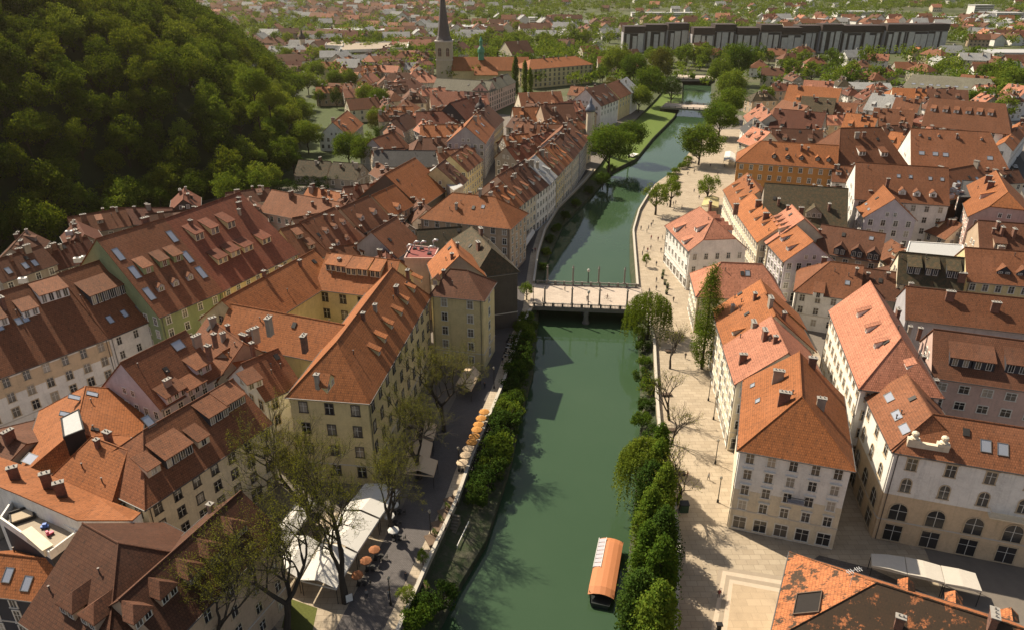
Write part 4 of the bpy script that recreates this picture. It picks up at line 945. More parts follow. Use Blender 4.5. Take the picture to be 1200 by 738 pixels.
def ground_mat():
    m, nt, b = newmat('ground_surface'); pos = geo_pos(nt); sx = nt.nodes.new('ShaderNodeSeparateXYZ'); nt.links.new(pos, sx.inputs[0])
    far = math_(nt, 'GREATER_THAN', math_(nt, 'ADD', sx.outputs[1], math_(nt, 'MULTIPLY', noise(nt, pos, .02), 90)), 520)
    pav = mixc(nt, (.12,.105,.09), (.20,.17,.14), noise(nt, pos, .8, 5, .7))
    grass = ramp(nt, noise(nt, pos, .015, 6, .7), [(.3,(.035,.050,.012)),(.5,(.06,.075,.02)),(.62,(.10,.09,.05)),(.75,(.14,.13,.11))])
    nt.links.new(mixc(nt, pav, grass, far), b.inputs['Base Color']); b.inputs['Roughness'].default_value = .9
    return m
struct('ground', gm, [ground_mat()], uv=False)
def water_mat():
    m, nt, b = newmat('river_water'); pos = geo_pos(nt)
    n = noise(nt, pos, .04, 3); c = mixc(nt, (.032,.066,.032), (.050,.086,.046), n)
    nt.links.new(c, b.inputs['Base Color']); b.inputs['Roughness'].default_value = .04; b.inputs['IOR'].default_value = 1.33
    b.inputs['Specular IOR Level'].default_value = .5
    mp = N(nt, 'ShaderNodeMapping'); mp.inputs['Scale'].default_value = (1,.45,1); nt.links.new(pos, mp.inputs[0])
    w = math_(nt, 'ADD', noise(nt, mp.outputs[0], 1.1, 3, .6), math_(nt, 'MULTIPLY', noise(nt, mp.outputs[0], .12, 2), 2.0))
    bump(nt, b, w, .07, .2); return m
wm_ = MB()
for i in range(len(YS)-1):
    y0, y1 = YS[i], YS[i+1]; wm_.poly([(xi(LW,y0)-3,y0,-4),(xi(RW,y0)+3,y0,-4),(xi(RW,y1)+3,y1,-4),(xi(LW,y1)-3,y1,-4)])
struct('river_water', wm_, [water_mat()], uv=False)
def embank_mat():
    m, nt, b = newmat('embankment_stone'); pos = geo_pos(nt)
    c = ramp(nt, noise(nt, pos, .5, 6, .75), [(.38,(.028,.050,.012)),(.52,(.05,.055,.028)),(.72,(.11,.10,.07))])
    nt.links.new(c, b.inputs['Base Color']); b.inputs['Roughness'].default_value = .95; bump(nt, b, noise(nt, pos, 2.0, 4), .6, .2); return m
def bank(S_, W_, name, sg):
    m = MB()
    def prof(y):
        xs, xw = xi(S_,y), xi(W_,y)
        if (xw-xs)*sg < .6: xw = xs+.6*sg
        return [(xs,y,.0),(xs+.05*sg,y,-1.3),(xw-.1*sg,y,-2.6),(xw,y,-2.7),(xw+.02*sg,y,-6)]
    for i in range(len(YS)-1):
        p, q = prof(YS[i]), prof(YS[i+1])
        for k in range(4): m.poly([p[k],q[k],q[k+1],p[k+1]])
    struct(name, m, [embank_mat()], uv=False)
bank(LS, LW, 'left_embankment', 1); bank(RS, RW, 'right_embankment', -1)
def parapet(S_, y0, y1, sg, label, h=.95, skip=None):
    m = MB(); c = MB(); ys = np.arange(y0, y1, 3.0); x_ = [xi(S_,y)-sg*.3 for y in ys]
    for i in range(len(ys)-1):
        for mb, hw, za, zb in ((m,.2,.003,h),(c,.3,h,h+.14)):
            p = [(x_[i]-hw,ys[i],zb),(x_[i]+hw,ys[i],zb),(x_[i+1]+hw,ys[i+1],zb),(x_[i+1]-hw,ys[i+1],zb)]
            mb.solid(p, (0,0,-(zb-za)))
    E = empty('quay_parapet', (x_[0], y0, 0), label, 'wall'); T = Matrix.Translation((-x_[0],-y0,0))
    stone = simple('quay_stone', (.36,.32,.26), .85, 0, .3, 1.5)
    link('wall', m.mesh('wall',[stone]), E, T); link('coping', c.mesh('coping',[simple('coping_stone',(.48,.44,.37),.8,0,.15)]), E, T)
by0, by1 = U((626,362),.5).y-1, U((630,333),.5).y+1
parapet(LS, 62, by0, 1, 'stone parapet along the left quay south of the first bridge')
parapet(LS, by1, 330, 1, 'stone parapet along the left quay north of the first bridge')
parapet(RS, 62, U((746,364),.5).y-1, -1, 'pale stone parapet along the right quay south of the first bridge')
parapet(RS, U((746,337),.5).y+1, 300, -1, 'stone parapet along the right quay north of the first bridge')
# paving sheets
def sheet(name, pts, z, mat):
    m = MB(); m.poly([U(p, z) if len(p) == 2 else Vector((p[0],p[1],z)) for p in pts]); return struct(name, m, [mat], uv=False)
def pave_mat(key, c1, c2, sc, joint=.6):
    m, nt, b = newmat(key); pos = geo_pos(nt)
    br = N(nt, 'ShaderNodeTexBrick', Scale=1.0); br.inputs['Brick Width'].default_value = sc*1.6; br.inputs['Row Height'].default_value = sc; br.inputs['Mortar Size'].default_value = .03
    br.inputs['Color1'].default_value = (*c1,1); br.inputs['Color2'].default_value = (*c2,1); br.inputs['Mortar'].default_value = (*[x*joint for x in c2],1); nt.links.new(pos, br.inputs['Vector'])
    n = noise(nt, pos, .25, 6, .75)
    a = mixc(nt, br.outputs[0], [x*.5 for x in c2], ramp(nt, n, [(.45,(0,0,0)),(.8,(.5,.5,.5))]))
    nt.links.new(a, b.inputs['Base Color']); b.inputs['Roughness'].default_value = .85; return m
tanp = pave_mat('paving_sand', (.42,.345,.25), (.36,.29,.205), 1.1); cob = pave_mat('cobbles_dark', (.13,.115,.11), (.10,.088,.084), .22); slabp = pave_mat('paving_slabs', (.46,.38,.28), (.40,.33,.24), .8)
m = MB()
for i in range(len(YS)-1):
    y0, y1 = YS[i], YS[i+1]
    if y1 > 420: break
    w = 40 if y0 < 250 else 45
    m.poly([(xi(RS,y0),y0,.006),(xi(RS,y0)+w,y0,.006),(xi(RS,y1)+w,y1,.006),(xi(RS,y1),y1,.006)])
struct('right_promenade', m, [tanp], uv=False)
m = MB(); k_ = MB()
for i in range(len(YS)-1):
    y0, y1 = YS[i], YS[i+1]
    if y1 > 330: break
    m.poly([(xi(LS,y0)-9.5,y0,.006),(xi(LS,y0)-2.6,y0,.006),(xi(LS,y1)-2.6,y1,.006),(xi(LS,y1)-9.5,y1,.006)])
    k_.solid([(xi(LS,y0)-2.6,y0,.12),(xi(LS,y0),y0,.12),(xi(LS,y1),y1,.12),(xi(LS,y1)-2.6,y1,.12)], (0,0,-.115))
struct('quay_road', m, [cob], uv=False); struct('quay_pavement', k_, [slabp], uv=False)
sheet('square_paving', [(330,745),(470,745),(500,665),(450,600),(380,600),(300,700)], .004, tanp)
sheet('road', [(1200,230),(1170,170),(1182,160),(1215,215)], .004, simple('asphalt', (.055,.055,.055), .9, 0, .25))
sheet('old_street', [(570,260),(590,262),(640,150),(620,148),(596,138),(575,200)], .004, simple('street_grey', (.16,.14,.125), .9, 0, .3))
sheet('square_grass', [(330,735),(365,745),(372,712),(338,700)], .010, simple('lawn', (.09,.10,.02), .95, 0, .5, 3))
sheet('alley_paving', [(960,650),(1020,665),(1190,742),(930,742),(905,690)], .010, pave_mat('alley_stone', (.13,.11,.10),(.10,.085,.075), .5))
sheet('garden_lawn', [(292,222),(436,214),(452,176),(470,150),(445,118),(400,108),(365,112),(320,150)], .005, simple('garden_grass', (.055,.075,.02), .95, 0, .5, .5))
# grass bank beyond first trees
gb = MB(); gy = np.arange(318, 560, 6.0)
for i in range(len(gy)-1):
    y0,y1 = gy[i],gy[i+1]
    gb.poly([(xi(LS,y0)+.1,y0,-1.2),(xi(LW,y0)-.3,y0,-2.5),(xi(LW,y1)-.3,y1,-2.5),(xi(LS,y1)+.1,y1,-1.2)])
struct('grass_bank', gb, [simple('grass_bank', (.10,.15,.02), .95, 0, .4, .8)], uv=False)
# hill
FT = [(-330,60),(-205,140),(-158,200),(-153,224),(-146,250),(-134,273),(-109,297),(-103,320),(-108,360),(-114,400),(-124,450),(-145,520),(-195,620),(-290,720),(-520,800)]
def foot_d(x, y):
    best = 1e9; sg = 1
    for (x0,y0),(x1,y1) in zip(FT, FT[1:]):
        dx, dy = x1-x0, y1-y0; t = max(0, min(1, ((x-x0)*dx+(y-y0)*dy)/(dx*dx+dy*dy))); px, py = x0+dx*t, y0+dy*t
        d = math.hypot(x-px, y-py)
        if d < best: best = d; sg = 1 if (dx*(y-py)-dy*(x-px)) > 0 else -1
    return best*sg
def hill_z(x, y):
    d = foot_d(x, y)
    if d <= 0: return -1.0+max(-3, d*.2)
    h = 98*(1-math.exp(-d/74.0)) if d < 400 else 98
    return h + 3*math.sin(x*.045)*math.cos(y*.037)*min(1, d/30)-1.0
hm = MB(); gx = np.arange(-700, -90, 10.0); gy = np.arange(60, 860, 10.0); nx = len(gx)
for y in gy:
    for x in gx: hm.v.append((x, y, hill_z(x, y)))
for j in range(len(gy)-1):
    for i in range(nx-1):
        a = j*nx+i
        if max(hm.v[k][2] for k in (a,a+1,a+nx,a+nx+1)) > -1.2: hm.f.append((a,a+1,a+nx+1,a+nx)); hm.m.append(0)
struct('castle_hill', hm, [simple('forest_floor', (.020,.030,.008), .95, 0, .4, .3)], uv=False, smooth=True)
# ================================================================== VEGETATION
def leaves(centers, radii, per, size, rng, flat=.8, droop=0.0):
    """leaf quads scattered on clump shells; returns verts (n*4,3)"""
    n = len(centers)*per
    c = np.repeat(centers, per, 0); r = np.repeat(radii, per)
    d = rng.normal(size=(n,3)); d /= np.linalg.norm(d, axis=1)[:,None]
    rad = r*rng.uniform(.55,1.08,n); p = c+d*rad[:,None]*np.array([1,1,flat])
    nrm = d*.8+rng.normal(size=(n,3))*.55+np.array([0,0,.35]); nrm /= np.linalg.norm(nrm, axis=1)[:,None]
    t = np.cross(nrm, rng.normal(size=(n,3))); t /= np.linalg.norm(t, axis=1)[:,None]; b = np.cross(nrm, t)
    s = size*rng.uniform(.6,1.3,n)[:,None]
    v = np.stack([p-t*s*.5, p-b*s*.32, p+t*s*.5, p+b*s*.32], 1)
    v[:,2,2] -= (s[:,0]*.15)
    return v.reshape(-1,3)
def quads_mesh(name, V, mats, extra=None):
    me = bpy.data.meshes.new(name); n4 = len(V)//4
    v = V; faces = np.arange(len(V)).reshape(-1,4)
    if extra and extra.f:
        ev = np.array(extra.v); off = len(V); v = np.concatenate([V, ev])
        fl = [tuple(f) for f in faces.tolist()]+[tuple(i+off for i in f) for f in extra.f]
        me.from_pydata(v.tolist(), [], fl)
        mi = np.zeros(len(fl), dtype=np.int32); mi[n4:] = 1; 
        for m in mats: me.materials.append(m)
        me.polygons.foreach_set('material_index', mi)
    else:
        me.vertices.add(len(v)); me.vertices.foreach_set('co', v.astype(np.float32).ravel())
        me.loops.add(len(v)); me.loops.foreach_set('vertex_index', np.arange(len(v), dtype=np.int32))
        me.polygons.add(n4); me.polygons.foreach_set('loop_start', np.arange(0, len(v), 4, dtype=np.int32)); me.update(calc_edges=True)
        for m in mats[:1]: me.materials.append(m)
    return me
def broad_crown(seed, H, R, z0, K, per, size, cr=.33, irregular=.25):
    rng = np.random.default_rng(seed); cs = []; rs = []
    zc = (z0+H)/2; hz = (H-z0)/2
    while len(cs) < K:
        d = rng.normal(size=3); d /= np.linalg.norm(d); 
        if d[2] < -.65: continue
        lobes = 1+irregular*math.sin(3*math.atan2(d[1],d[0])+seed)*math.cos(2.3*d[2]+seed*1.7)+rng.normal()*.08
        rr = rng.uniform(.45,1.0)**.5*lobes
        cs.append([d[0]*R*rr*.8, d[1]*R*rr*.8, zc+d[2]*hz*rr*.82]); rs.append(R*cr*rng.uniform(.6,1.15))
    return leaves(np.array(cs), np.array(rs), per, size, rng)
def trunk_mb(H, R, z0, seed, r0=.35, limbs=6):
    rnd = random.Random(seed); m = MB(); top = z0+(H-z0)*.55
    m.tube([(0,0,-.6),(rnd.uniform(-.2,.2),rnd.uniform(-.2,.2),z0*.7),(rnd.uniform(-.4,.4),rnd.uniform(-.4,.4),top)], [r0,r0*.8,r0*.3], 7)
    for k in range(limbs):
        a = 2*math.pi*k/limbs+rnd.uniform(-.3,.3); z = z0*.7+rnd.uniform(0,.25)*(H-z0); L = R*rnd.uniform(.55,.85)
        m.tube([(0,0,z),(math.cos(a)*L*.5,math.sin(a)*L*.5,z+L*.5),(math.cos(a)*L,math.sin(a)*L,z+L*.95)], [r0*.45,r0*.3,r0*.1], 5)
    return m
def mk_broad(key, seed, H, R, z0, K, per, size, leaf, r0=.35, single=False):
    def f():
        V = broad_crown(seed, H, R, z0, K, per, size); t = trunk_mb(H, R, z0, seed, r0)
        if single: return quads_mesh(key, V, [leaf(), bark()], t)
        return quads_mesh('crown', V, [leaf()]), t.mesh('trunk', [bark()], uv=False, smooth=True)
    return cached(('tree', key), f)
def mk_poplar(key, seed, H, R, leaf, size=.34):
    def f():
        rng = np.random.default_rng(seed); cs = []; rs = []
        for k in range(150):
            t = rng.uniform(.06,1); rr = R*(math.sin(math.pi*min(1, t*.92+.10))**.55)*rng.uniform(.3,1); a = rng.uniform(0,6.28)
            cs.append([math.cos(a)*rr*.75, math.sin(a)*rr*.75, H*t]); rs.append(R*.32*rng.uniform(.7,1.2))
        V = leaves(np.array(cs), np.array(rs), 75, size, rng, 1.6); t = MB(); t.tube([(0,0,-.5),(0,0,H*.5),(0,0,H*.9)], [.35,.22,.05], 6)
        for k in range(8):
            a = k*2.4; z = H*(.1+.08*k); t.tube([(0,0,z),(math.cos(a)*R*.4,math.sin(a)*R*.4,z+2.5)], [.12,.03], 4)
        return quads_mesh('crown', V, [leaf()]), t.mesh('trunk', [bark()], uv=False)
    return cached(('poplar', key), f)
def mk_willow(key, seed, H, R, leaf):
    def f():
        rng = np.random.default_rng(seed); P = []; 
        for k in range(420):
            a = rng.uniform(0,6.28); rr = R*rng.uniform(.1,1)**.6; z = H*(.62+.38*math.sqrt(max(0,1-(rr/R)**2))*rng.uniform(.8,1)); L = rng.uniform(.35,.85)*H*(.4+.5*rr/R); n = int(L/.22)
            x, y = rr*math.cos(a), rr*math.sin(a); dx, dy = rng.normal(size=2)*.02
            for q in range(n): P.append([x+dx*q+rng.normal()*.12+math.cos(a)*.25*math.sin(q/n*2), y+dy*q+rng.normal()*.12+math.sin(a)*.25*math.sin(q/n*2), z-q*.22])
        P = np.array(P); V = leaves(P, np.full(len(P), .18), 2, .30, rng, 1.0); t = trunk_mb(H*.9, R*.8, H*.3, seed, .4, 7)
        return quads_mesh('crown', V, [leaf()]), t.mesh('trunk', [bark()], uv=False, smooth=True)
    return cached(('willow', key), f)
def mk_bare(key, seed, H, depth, leaf, nleaf, r0=.38, spread=.55, size=.22):
    def f():
        rnd = random.Random(seed); m = MB(); tips = []
        def grow(p, d, L, r, k):
            steps = 3; pts = [p]; dd = d.copy()
            for i in range(steps):
                dd = (dd+Vector((rnd.gauss(0,.13),rnd.gauss(0,.13),rnd.gauss(.03,.08)))).normalized(); pts.append(pts[-1]+dd*(L/steps))
            m.tube(pts, [r, r*.86, r*.74, r*.62], 6 if k < 2 else (4 if k < 4 else 3), cap=False)
            if k >= 3: tips.extend(pts[1:])
            if k >= depth: return
            nb = 3 if k < 4 else 3
            for j in range(nb):
                ax = Vector((rnd.gauss(0,1),rnd.gauss(0,1),rnd.gauss(0,1))).cross(dd).normalized()
                nd = (dd*math.cos(spread*rnd.uniform(.4,1.5))+ax*math.sin(spread*rnd.uniform(.6,1.5))).normalized(); nd.z += .10; nd.normalize()
                grow(pts[-1] if j < 2 else pts[2], nd, L*rnd.uniform(.62,.85), r*.58, k+1)
        grow(Vector((0,0,-.3)), Vector((.05,.02,1)), H*.26, r0, 0)
        rng = np.random.default_rng(seed); T = np.array([tuple(t) for t in tips]); idx = rng.integers(0, len(T), nleaf)
        zm = T[:,2].max()/H
        V = leaves(T[idx], np.full(nleaf, .35*zm), 1, size*zm, rng)/zm; m.v = [(a/zm,b/zm,c/zm) for a,b,c in m.v]
        return quads_mesh('crown', V, [leaf()]), m.mesh('branches', [bark()], uv=False)
    return cached(('bare', key), f)
NTREE = 0
def tree(kind, proto, px, z, label, sc=(1,1), rz=None, group=None, xy=None, cat='tree'):
    global NTREE; NTREE += 1
    p = U(px, z) if xy is None else Vector((xy[0], xy[1], z)); rz = (NTREE*1.7) % 6.28 if rz is None else rz
    E = empty(kind, p, label, cat, group, rz); E.scale = (sc[0], sc[0], sc[1])
    link('crown', proto[0], E); link('trunk' , proto[1], E)
    return E
B1 = mk_broad('b1', 1, 10, 4.6, 2.4, 60, 110, .40, L_BROAD); B2 = mk_broad('b2', 2, 10, 4.4, 2.2, 60, 110, .40, L_BROAD); SP1 = mk_broad('s1', 3, 9, 3.6, 2.2, 42, 80, .36, L_SPRING)
BIG = mk_broad('big', 5, 15, 7.0, 3.0, 95, 110, .5, L_BROAD); BIG2 = mk_broad('big2', 6, 15, 6.6, 3.0, 90, 110, .5, L_SPRING); RU = mk_broad('ru', 8, 13, 5.5, 3, 60, 90, .4, L_RUST)
BU = mk_broad('bush', 9, 3.2, 2.2, .1, 40, 70, .26, L_BROAD, .12); BUD = mk_broad('bushd', 10, 3.2, 2.2, .1, 40, 70, .26, L_DARK, .12)
DK = mk_broad('dk', 12, 11, 4.5, 1.5, 55, 90, .4, L_DARK)
# --- near trees
tree('poplar', mk_poplar('p', 1, 25, 3.9, L_BROAD), (822,432), 0, 'tall dark green columnar poplar on the right promenade in front of the salmon hipped roof')
tree('willow', mk_willow('w1', 1, 13, 5.8, L_WILLOW), (758,398), -1.8, 'yellow green weeping willow at the right end of the first bridge', (1,1))
tree('willow', mk_willow('w2', 2, 13, 4.5, L_WILLOW), (752,585), -2, 'weeping willow drooping over the water north of the moored canopy boat', (1,1))
RP1 = mk_poplar('rp1', 5, 14, 3.0, L_BROAD, .36); RP2 = mk_poplar('rp2', 6, 12, 3.4, L_DARK, .36)
for i, (px, sc, lb) in enumerate([((771,556),(.85,.8),'northernmost pointed green tree of the right bank clump below the second willow'),((768,590),(1.0,.95),'second pointed green tree of the right bank clump'),((758,612),(1.0,1.0),'third green tree of the clump, leaning over the water'),((773,630),(1.0,1.05),'fourth green tree of the clump against the quay parapet'),
     ((757,655),(1.05,1.0),'fifth green tree of the clump beside the canopy boat bow'),((771,678),(1.05,1.1),'sixth green tree of the clump against the quay parapet'),((752,700),(1.1,1.0),'seventh green tree of the clump beside the canopy boat stern'),((768,728),(1.1,1.1),'eighth green tree of the clump near the bottom edge'),((744,748),(1.1,1.0),'ninth green tree of the clump cut off by the bottom edge'),((764,785),(1.2,1.1),'lowest treetop of the right bank clump at the bottom edge')]):
    tree('riverside_tree', RP2 if i % 3 == 2 else RP1, px, -2, lb, sc)
for i, (px, s) in enumerate([((753,412),1.0),((756,430),.9),((751,448),1.1),((760,462),1.2),((757,482),1.0),((752,500),1.1),((764,520),1.2),((748,395),.9)]):
    tree('bush', BU if i % 2 else BUD, px, -2.2, 'green bush on the strip below the right quay parapet south of the willow', (s,s*1.1), group='bushes below the right quay', cat='bush')
for i, (px, s) in enumerate([((613,395),1.2),((611,412),1.3),((608,428),1.4),((604,446),1.3),((600,462),1.2),((600,478),1.1),((594,494),1.3),((592,510),1.5),((586,522),1.2),((584,540),1.5),((578,552),1.3),((574,568),1.2),((617,380),1.0),((520,708),1.0),((500,722),1.0),((606,470),.9),((611,435),1.2),((603,454),1.2),((596,486),1.2),((589,503),1.2),((583,530),1.2),((574,558),1.1),((566,578),1.1),((560,590),1.0),((616,403),1.2),((619,390),1.1),((607,441),1.2),((488,735),1.1)]):
    tree('bush', BU if i % 3 == 0 else BUD, px, -2.2, 'dark green bush covering the embankment below the left quay', (s*1.15,s*1.25), group='bushes on the left embankment', cat='bush')
for i, (px, s) in enumerate([((635,318),.9),((640,300),.9),((645,285),1.0),((652,272),1.0),((662,258),1.1),((675,243),1.1),((690,228),1.2),((704,214),1.3),((716,203),1.3)]):
    tree('bush', BU if i % 2 else BUD, px, -2.4, 'bush hanging over the left bank wall north of the first bridge', (s,s), group='bushes north of the first bridge', cat='bush')
tree('young_tree', SP1, (757,313), 0, 'small thin young tree on the promenade before the white riverside house', (.42,.5))
tree('young_tree', SP1, (768,252), 0, 'left one of two light green trees at the river curve of the promenade', (1.35,1.35))
tree('young_tree', SP1, (785,243), 0, 'right one of two light green trees at the river curve of the promenade', (1.2,1.3))
tree('young_tree', SP1, (828,240), 0, 'round light green tree standing alone before the promenade cafe', (1.25,1.3))
tree('young_tree', SP1, (496,662), 0, 'left small green potted tree on the left quay', (.3,.35)); tree('young_tree', SP1, (477,708), 0, 'right small green potted tree on the left quay near the bottom', (.42,.4)); tree('young_tree', SP1, (617,352), 0, 'small yellowish tree at the left end of the first bridge', (.6,.6))
for i, (px, sc, lb, pr) in enumerate([((818,196),(1.55,1.35),'large dark green tree on the right bank nearest the promenade',BIG),((842,164),(1.5,1.35),'large dark green tree second from the promenade end',BIG),((852,144),(1.5,1.4),'green tree on the right bank right of the second bridge',BIG),
    ((854,122),(1.6,1.5),'green tree on the right bank just beyond the second bridge',BIG2),((842,108),(1.4,1.7),'yellow green tree between second and third bridge on the right bank',BIG2),((862,100),(1.6,2.1),'tall green tree on the right bank by the third bridge',BIG),
    ((895,128),(.9,1.0),'yellow green tree on the street edge of the right bank',BIG2),((880,152),(.8,.7),'light green tree beside the narrow pink roofed house',BIG2),
    ((713,202),(1.6,1.45),'large green tree on the left bank north of the quay row',BIG),((737,184),(1.2,1.2),'green tree behind the large left bank tree',BIG),((706,222),(.8,.7),'dark lower tree at the foot of the quay row',DK),
    ((760,124),(1.5,1.7),'green tree in the clump left of the second bridge',BIG),((772,112),(1.9,2.6),'tall brownish tree left of the third bridge',RU),((786,122),(1.6,1.7),'dark tree at the left end of the second bridge',DK),((748,134),(1.3,1.2),'light green tree in front of the left bank clump',BIG2),
    ((722,96),(1.8,1.9),'green tree behind the pale grey end house of the row',BIG2),((742,104),(1.6,1.7),'dark green tree behind the pale grey end house of the row',BIG),((715,112),(1.1,1.0),'brownish tree between two blocks of the left bank',RU),
    ((432,190),(1.15,.85),'bright green round tree beside the white gable house',B1),((442,160),(1.0,1.0),'large brown budding tree behind the white gable house',RU),((450,170),(1.2,.9),'dark shrubby tree right of the white gable house',DK),((395,128),(.9,1.3),'dark conifer like tree behind the white gable house',DK)]):
    tree('tree', pr, px, -1 if 700 < px[0] < 860 else 0, lb, sc)
for i, (px, s) in enumerate([((604,112),1.0),((615,116),.95),((621,118),.8),((575,92),.7),((583,90),.75)]):
    tree('poplar', mk_poplar('pf', 2, 26, 3.2, L_BROAD, .5), px, 0, ['tallest of the three poplars by the pink palace','middle one of the three poplars by the pink palace','right one of the three poplars by the pink palace','left poplar beside the yellow palace','right poplar beside the yellow palace'][i], (s,s))
# budding trees
BT1 = mk_bare('bt1', 4, 26, 7, L_BUD, 12000, .58, .5, .145); BT2 = mk_bare('bt2', 11, 25, 7, L_BUD, 13000, .54, .55, .145); BT3 = mk_bare('bt3', 21, 9, 5, L_BUD, 600, .2, .6, .16)
tree('budding_tree', BT1, (405,705), 0, 'large budding tree with several dark limbs in front of the white marquee', (1.0,1.0), 1.0)
tree('budding_tree', BT2, (338,745), 0, 'budding tree at the bottom in front of the tan facade', (1.0,1.0), 2.6)
tree('budding_tree', BT2, (462,628), 0, 'budding tree in the middle of the row along the yellow palace', (.8,.8), .4)
tree('budding_tree', BT1, (492,560), 0, 'budding tree near the striped awnings of the yellow palace', (.85,.85), 3.4)
tree('budding_tree', BT2, (520,505), 0, 'denser yellow green budding tree between the two yellow houses', (.85,.85), 5.0)
tree('budding_tree', BT1, (265,775), 0, 'budding treetop in front of the brown hipped house at the bottom', (.9,.9), 4.4)
tree('budding_tree', BT1, (375,640), 0, 'budding tree rising between the marquee and the white townhouse', (1.05,1.05), 2.1)
for i, (px, s) in enumerate([((785,432),1.25),((785,492),1.3),((793,590),1.5),((786,520),1.1)]):
    tree('bare_tree', BT3, px, 0, ['first bare tree on the right quay from the bridge','second bare tree on the right quay from the bridge','leaning bare tree by the kiosk on the right quay','third bare tree on the right quay from the bridge'][i], (s,s))
for i, px in enumerate([(205,238),(222,234),(238,231),(252,227),(268,224),(283,220),(298,218),(312,214),(326,210),(216,228),(246,222),(276,215),(304,209)]):
    tree('forest_edge_tree', DK, px, 0, 'dark leafy tree at the foot of the forest right behind the main street roofs', (1.1,.95), group='trees at the forest foot')
# hedge
hd = empty('hedge', U((370,222),0), 'long dark clipped hedge below the hillside garden', 'hedge')
rng = np.random.default_rng(5); cs = []; A_ = U((318,228)); B_ = U((430,216))
for k in range(150):
    t = rng.uniform(); p = A_.lerp(B_, t); cs.append([p.x-hd.location.x+rng.normal()*.8, p.y-hd.location.y+rng.normal()*1.2, rng.uniform(.6,5.4)])
link('foliage', quads_mesh('foliage', leaves(np.array(cs), np.full(len(cs),1.2), 60, .4, rng), [L_DARK()]), hd)
# hillside forest: individual trees nearest the camera, the rest one mass
FP = [mk_broad('fo%d' % k, 30+k, 15, 6.2, 1.6, 70, 60, .58, L_FOREST, .4, single=True) for k in range(5)]
FP2 = [mk_broad('fs%d' % k, 50+k, 14, 5.8, 1.6, 62, 52, .58, L_SPRING, .4, single=True) for k in range(2)]
CLR = [o.location for o in COL.objects if o.parent is None and o.get('category') in ('house','building')]; spots = []; rf = random.Random(12); y = 130
while y < 760:
    x = -520
    while x < -95:
        xx, yy = x+rf.uniform(-3,3), y+rf.uniform(-3,3)
        d = foot_d(xx, yy)
        if (d > 3 or (d > -20 and yy < 318 and not any(math.hypot(xx-q.x,yy-q.y) < 16 for q in CLR))) and -0.80 < xx/yy < -.06 and d < 260: spots.append((math.hypot(xx,yy), xx, yy, max(0, hill_z(xx, yy)), d))
        x += 9.3
    y += 9.3
spots.sort()
# keep those the camera can see over the crowns in front
vis = []
for s in spots:
    dd, x, y, z, d = s; ok = True
    for t in (.94,.9,.85,.8,.75):
        hx, hy = x*t, y*t
        if foot_d(hx,hy) > 0:
            if 85+(z+15-85)*t < hill_z(hx,hy)+9: ok = False; break
    if ok: vis.append(s)
print('forest', len(spots), len(vis))
rest = []
for i, (dd, x, y, z, d) in enumerate(vis):
    right = x/y > -.42  # right side gets pale spring leaves more often, painting in its glow
    if i < 285:
        me = (FP2 if (right and rf.random() < .35) else FP)[0]; me = rf.choice(FP2 if (rf.random() < (.5 if right else .10)) else FP)
        o = link('forest_tree', me); o.location = (x,y,z-.5); o.rotation_euler = (0,0,rf.uniform(0,6.28)); s = rf.uniform(.75,1.2); o.scale = (s,s,s*rf.uniform(.9,1.2))
        tag(o, 'leafy tree in the dense dark forest on the castle hillside', 'tree', 'trees of the hillside forest')
    else: rest.append((x,y,z,rf.uniform(.8,1.2)))
def mass(name, pts, R, H, K, per, size, leaf, seed):
    rng = np.random.default_rng(seed); cs = []; rs = []
    for x,y,z,s in pts:
        for k in range(K):
            d = rng.normal(size=3); d /= np.linalg.norm(d); q = rng.uniform(.5,1)
            cs.append([x+d[0]*R*s*q, y+d[1]*R*s*q, z+H*s*(.58+.38*abs(d[2])*q)-H*.08]); rs.append(R*s*.38)
    o = link(name, quads_mesh(name, leaves(np.array(cs), np.array(rs), per, size, rng), [leaf()])); o['kind'] = 'stuff'; o['label'] = 'far off wood that reads as one mass'; return o
if rest: mass('hill_woods', rest, 6, 14, 14, 26, 1.0, L_FOREST, 3)
for i, px in enumerate([(786,210),(792,204),(799,198),(806,190),(812,182),(818,174),(790,213),(803,196)]):
    tree('bush', BU, px, 0, 'green shrub of the strip between river edge and promenade path', (1.1,.9), group='shrubs along the promenade river edge', cat='bush')
# garden trees on the lower slope right of the forest
GT = [(400,118),(415,122),(430,128),(445,135),(455,145),(440,150),(425,115),(410,108),(395,110),(385,118),(460,160),(448,178),(430,200),(410,196),(340,186),(322,120),(335,130),(318,140),(345,118),(352,135),(330,150),(318,165),(340,160),(355,150),(305,150),(328,100),(345,95),(362,112),(372,98),(375,125),(360,90),(310,110),(300,125),(322,180),(338,190),(352,172),(308,195),(330,205),(362,180),(345,205),(378,112),(300,90),(318,84),(338,78),(355,76),(374,86)]
for i, px in enumerate(GT):
    z = max(0, hill_z(U(px).x, U(px).y)) if foot_d(U(px).x,U(px).y) > 0 else 0
    p = U(px, 4); z = max(0, hill_z(p.x,p.y)); tree('garden_tree', [BIG2,BIG,SP1,B1,BIG2][i*7 % 5], px, z, 'leafy garden tree on the lower slope between the forest and the white gable house', ((.75,.75) if i % 5 in (0,1) else (1.1,1.1)), group='garden trees on the lower slope')
